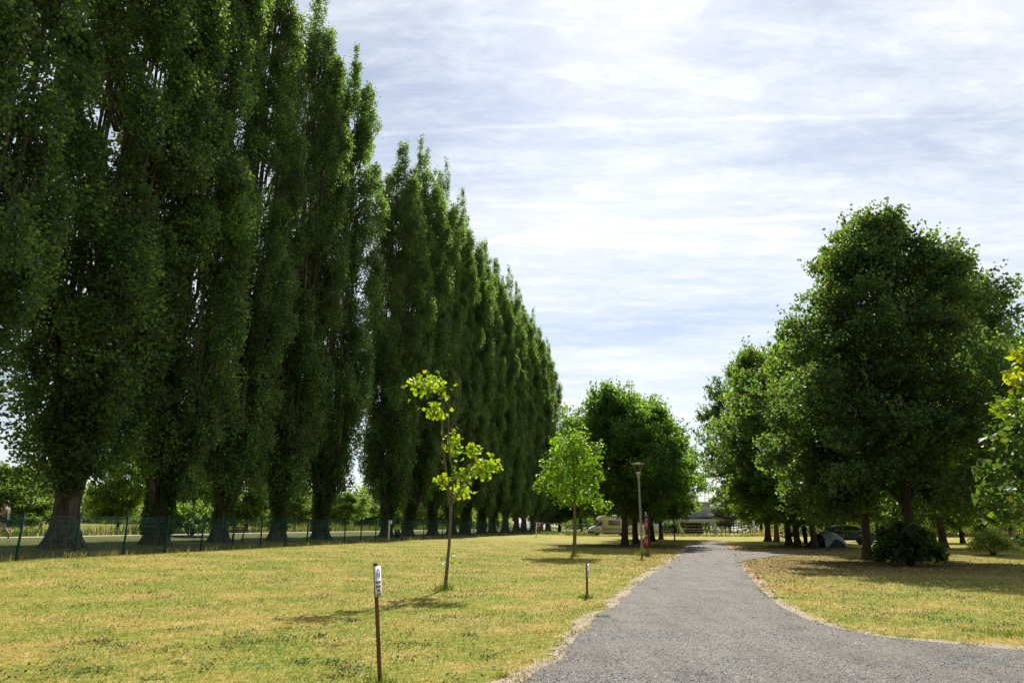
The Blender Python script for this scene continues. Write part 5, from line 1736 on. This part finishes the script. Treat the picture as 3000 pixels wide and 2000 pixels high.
    m_.build('hair', M_hair, t_, smooth=True)
    for x in (-.034, .034):
        m_ = MB(); m_.ball(j['head'] + [x, -.09, .0], (.011, .008, .008), 8, 5); m_.build('eye', M_ink, t_)
    m_ = MB(); m_.cbox(j['head'] + np.array([0, -.088, -.065]), (.024, .006, .005)); m_.build('mouth', M_rshort, t_)
    return t_


RY = 34.5
x = (9 - 1500) / 2074 * RY
person('person in a taupe T-shirt, black shorts and red shoes striding along the river path', (x, RY, gz(x, RY) + .02), R(-82), M_shirt, M_kshort, M_shoe,
       dict(elL=(-.25, .06, 1.15), wrL=(-.16, -.16, 1.12), elR=(.25, .06, 1.15), wrR=(.16, -.16, 1.16), hiL=(-.09, 0, .9), knL=(-.1, -.28, .56), anL=(-.1, -.16, .16), toL=(-.1, -.3, .10),
            hiR=(.09, 0, .9), knR=(.1, .10, .50), anR=(.1, .36, .20), toR=(.1, .34, .04), chest=(0, -.05, 1.30), neck=(0, -.05, 1.45), jaw=(0, -.08, 1.54), head=(0, -.08, 1.63), crown=(0, -.06, 1.70), shL=(-.19, -.03, 1.4), shR=(.19, -.03, 1.4)), True, 1.03)
p = at(1578.5, 1572, 95); p[2] = gz(p[0], p[1])
person('person in white T-shirt and red shorts standing by the end of the fence', p, R(-25), M_wshirt, M_rshort, M_dark,
       dict(elL=(-.27, -.05, 1.16), wrL=(-.02, -.20, 1.18), elR=(.27, -.05, 1.16), wrR=(.04, -.2, 1.13)), False, 1.02)
p = at(1589, 1572, 96.5); p[2] = gz(p[0], p[1])
person('person in a blue top half hidden behind the person in red shorts', p, R(20), M_bluef, M_woodp, M_dark, dict(elR=(.28, -.05, 1.2), wrR=(.15, -.18, 1.35)), False, .97)
p = on_ground(2362, 1602)
person('dark-clothed person standing between the tree trunks by the camping table', p, R(110), M_kshort, M_kshort, M_dark,
       dict(elL=(-.26, -.08, 1.16), wrL=(-.2, -.3, 1.0), elR=(.26, -.08, 1.16), wrR=(.2, -.3, 1.0)), False, 1.0, True)

# ------------------------------------------------------------------ camp: bicycle, table, tent, car
pb = on_ground(2288, 1597)
bk = thing('bicycle', 'dark bicycle leaning by the trunk behind the side road', 'bicycle', (pb[0], pb[1] - .3, pb[2]), R(-12))
for x in (-.0, 1.08):
    m_ = MB(); m_.torus((x, 0, .345), .33, .020, n=30); ty = m_.build('wheel', M_black, bk)
    m_ = MB()
    for k in range(14):
        a_ = k * 2 * PI / 14; m_.tube([(x, 0, .345), (x + .32 * math.cos(a_), 0, .345 + .32 * math.sin(a_))], .0022, 4)
    m_.torus((x, 0, .345), .305, .010, n=30); m_.lathe([(.025, -.03), (.025, .03)], 8, (x, 0, .345), 'y'); m_.build('rim', M_steel, ty)
m_ = MB()
for a_, b_, r_ in [((.13, .72), (.48, .30), .019), ((.16, .82), (.66, .78), .018), ((.48, .30), (.66, .82), .017), ((.48, .30), (1.08, .345), .011), ((.66, .76), (1.08, .345), .010), ((.10, .86), (.0, .345), .015)]:
    m_.tube([(a_[0], 0, a_[1]), (b_[0], 0, b_[1])], r_, 7)
m_.build('frame', M_dark, bk)
m_ = MB(); m_.tube([(.12, -.28, 1.0), (.10, -.1, 1.02), (.10, 0, 1.0), (.10, .1, 1.02), (.12, .28, 1.0)], .013, 6); m_.tube([(.10, 0, .84), (.10, 0, 1.0)], .015, 6); m_.build('handlebar', M_dark, bk)
m_ = MB(); m_.add([(.55, -.015, .95), (.85, -.075, .97), (.85, .075, .97), (.55, .015, .95), (.56, -.012, .91), (.84, -.06, .92), (.84, .06, .92), (.56, .012, .91)], [(0, 1, 2, 3), (7, 6, 5, 4), (0, 4, 5, 1), (1, 5, 6, 2), (2, 6, 7, 3), (3, 7, 4, 0)]); m_.tube([(.66, 0, .8), (.68, 0, .93)], .013, 6); m_.build('saddle', M_black, bk)
m_ = MB(); m_.cbox((1.05, -.14, .62), (.17, .07, .17), b=.03); m_.build('pannier', M_dark, bk)
m_ = MB(); m_.cbox((.02, -.02, .98), (.14, .08, .07), b=.03); m_.build('handlebar_bag', M_bluef, bk)
m_ = MB(); m_.lathe([(.09, -.006), (.09, .006)], 14, (.48, -.04, .30), 'y'); m_.tube([(.48, -.05, .30), (.56, -.05, .15)], .01, 5); m_.tube([(.48, .05, .30), (.40, .05, .45)], .01, 5); m_.build('crankset', M_steel, bk)

pt_ = on_ground(2326, 1599)
t_ = thing('camping_table', 'dark folding camping table standing among the shaded trunks', 'table', pt_ + [0, .6, 0], .1)
m_ = MB(); m_.cbox((0, 0, .70), (.6, .35, .018), b=.006); m_.build('table_top', M_dark, t_)
for x in (-.5, .5):
    for y in (-.28, .28):
        m_ = MB(); m_.tube([(x, y, 0), (x * .9, y * .8, .69)], .016, 6); m_.build('leg', M_steel, t_)
m_ = MB(); m_.cbox((0, 0, .14), (.2, .14, .14), b=.03); m_.cbox((0, 0, .31), (.205, .145, .02), b=.01); o = m_.build('camp_bag', M_dark); o.location = (float(pt_[0]) + .1, float(pt_[1]) + .6, float(pt_[2]) + .72)
tag(o, 'black bag on top of the folding camping table', 'bag')
pq = on_ground(2350, 1600)
t_ = thing('camping_chair', 'low dark folding chair beside the standing camper', 'chair', pq + [.1, .4, 0], R(30))
m_ = MB(); m_.cbox((0, 0, .42), (.25, .23, .015)); m_.build('seat', M_dark, t_)
m_ = MB(); m_.cbox((0, .26, .68), (.25, .015, .24), rot=Matrix.Rotation(R(-10), 3, 'X')); m_.v[-1] = m_.v[-1] + np.array([0, 0, 0]); m_.build('backrest', M_dark, t_)
for x in (-.23, .23):
    for a_, b_ in (((x, -.22, 0), (x, .2, .42)), ((x, .22, 0), (x, -.2, .42))):
        m_ = MB(); m_.tube([a_, b_], .012, 6); m_.build('leg', M_steel, t_)

# tent
ta = on_ground(2420, 1603); tb = on_ground(2530, 1605)
TW = tb[0] - ta[0]
tt = thing('tent', 'grey half-dome tent with dark lower panels pitched among the trunks', 'tent', (ta[0], ta[1], gz(ta[0], ta[1])), 0)
HT = (at(2470, 1556, ta[1]) - ta)[2]
n, m = 70, 56


def tent_surf(x, s):
    # x 0..1 along, s 0..1 over the section
    h = HT * np.interp(x, [0, .06, .2, .42, .6, .78, .9, 1.0], [.80, .93, .99, 1.0, .90, .66, .38, .03])
    w = np.interp(x, [0, .3, .7, 1.0], [.85, 1.05, .8, .25])
    a_ = PI * s
    cy = -math.cos(1) * 0
    return np.array([x * TW, -math.cos(a_) * w + .9, max(0.0, math.sin(a_)) ** .8 * h])


V = np.array([[tent_surf(a_, b_) for b_ in np.linspace(0, 1, m)] for a_ in np.linspace(0, 1, n)])
V[..., 2] += .015 * np.sin(V[..., 0] * 9 + V[..., 1] * 5)
ii, jj = np.meshgrid(np.arange(n - 1), np.arange(m - 1), indexing='ij'); a8 = (ii * m + jj)
q4 = np.stack([a8, a8 + 1, a8 + m + 1, a8 + m], -1)
mask = np.zeros_like(a8, bool)
for k in range(n - 1):
    lowj = int(np.interp(k / (n - 2), [0, .15, .35, .6, .8, 1], [0, 2, 9, 8, 4, 0]))
    mask[k, :lowj] = True
    mask[k, m - 1 - lowj:] = True
m_ = MB(); m_.add(V.reshape(-1, 3), q4[~mask].reshape(-1, 4)[:, ::-1]); m_.build('flysheet', M_tent, tt, smooth=True)
m_ = MB(); m_.add(V.reshape(-1, 3), q4[mask].reshape(-1, 4)[:, ::-1]); m_.build('lower_panel', M_tentd, tt, smooth=True)
m_ = MB()
fr_ = V[0]; m_.add(np.vstack([fr_, [[.0, .9, 0]]]), [(j_ + 1, j_, m) for j_ in range(m - 1)]); m_.build('door_panel', M_tentd, tt)
m_ = MB(); m_.tube([V[a_, 17] + [0, -.01, .01] for a_ in range(0, n, 3)], .012, 5); m_.build('pole_sleeve', M_whited, tt)
# dark awning sloping left of tent
m_ = MB(); m_.add([(-.9, .2, 0), (-.05, -.1, HT * .55), (-.02, 1.4, HT * .9), (-.9, 1.5, 0), (-.88, .2, -.02), (-.03, -.08, HT * .5), (0, 1.4, HT * .86), (-.88, 1.5, -.02)], [(0, 1, 2, 3), (7, 6, 5, 4), (0, 4, 5, 1), (3, 2, 6, 7), (0, 3, 7, 4), (1, 5, 6, 2)])
m_.build('porch', M_tentd, tt)

# car behind the tent
pc = on_ground(2440, 1600)
CY_ = pc[1] + 4.2
cx0 = (2428 - 1500) / 2074 * CY_; cx1 = (2586 - 1500) / 2074 * CY_
LC = cx1 - cx0
cr_ = thing('parked_car', 'dark car half hidden behind the grey tent and the slender trunk', 'car', (cx0, CY_, gz(cx0, CY_)), R(3))
sx = LC / 4.3
m_ = MB(); prof = [(0, .35), (.02, .85), (.18, .98), (1.0, 1.0), (3.3, 1.0), (4.1, .85), (4.28, .65), (4.28, .35)]
m_.prism([(a_ * sx, b_) for a_, b_ in prof], 0, 1.7, .03); m_.build('body', M_blue, cr_)
m_ = MB(); prof = [(.2, .97), (.45, 1.40), (.75, 1.50), (1.9, 1.52), (2.35, 1.46), (3.25, 1.0)]
m_.prism([(a_ * sx, b_) for a_, b_ in prof], .12, 1.58, .03); m_.build('cabin', M_glass, cr_)
m_ = MB(); m_.tube([(a_ * sx, .11, b_ + .01) for a_, b_ in prof[1:]], .035, 6); m_.tube([(a_ * sx, 1.6, b_ + .01) for a_, b_ in prof[1:]], .035, 6); m_.build('roof_rail', M_steel, cr_)
for x in (.85 * sx, 3.4 * sx):
    for y in (0.0, 1.5):
        m_ = MB(); m_.lathe([(.2, 0), (.31, .01), (.32, .05), (.32, .16), (.2, .2)], 20, (x, y + .19, .32), 'y'); ty = m_.build('wheel', M_black, cr_)
        m_ = MB(); m_.lathe([(.001, 0), (.18, .01), (.19, .03)], 14, (x, y - .008 if y == 0 else y + .22, .32), 'y'); m_.build('rim', M_steel, ty)
m_ = MB(); m_.cbox((4.2 * sx, .15, .72), (.08, .14, .07), b=.02); m_.build('headlight', M_white, cr_)

# stone block near right edge and a towel on a line
p = on_ground(2976, 1607)
m_ = MB(); m_.cbox((0, 0, .28), (.42, .3, .28), b=.03); m_.cbox((0, 0, .60), (.48, .34, .05), b=.02)
o = m_.build('stone_block', M_stone); o.location = tuple(p); tag(o, 'low brown stone block beside the rounded shrub at the right edge', 'stone block')
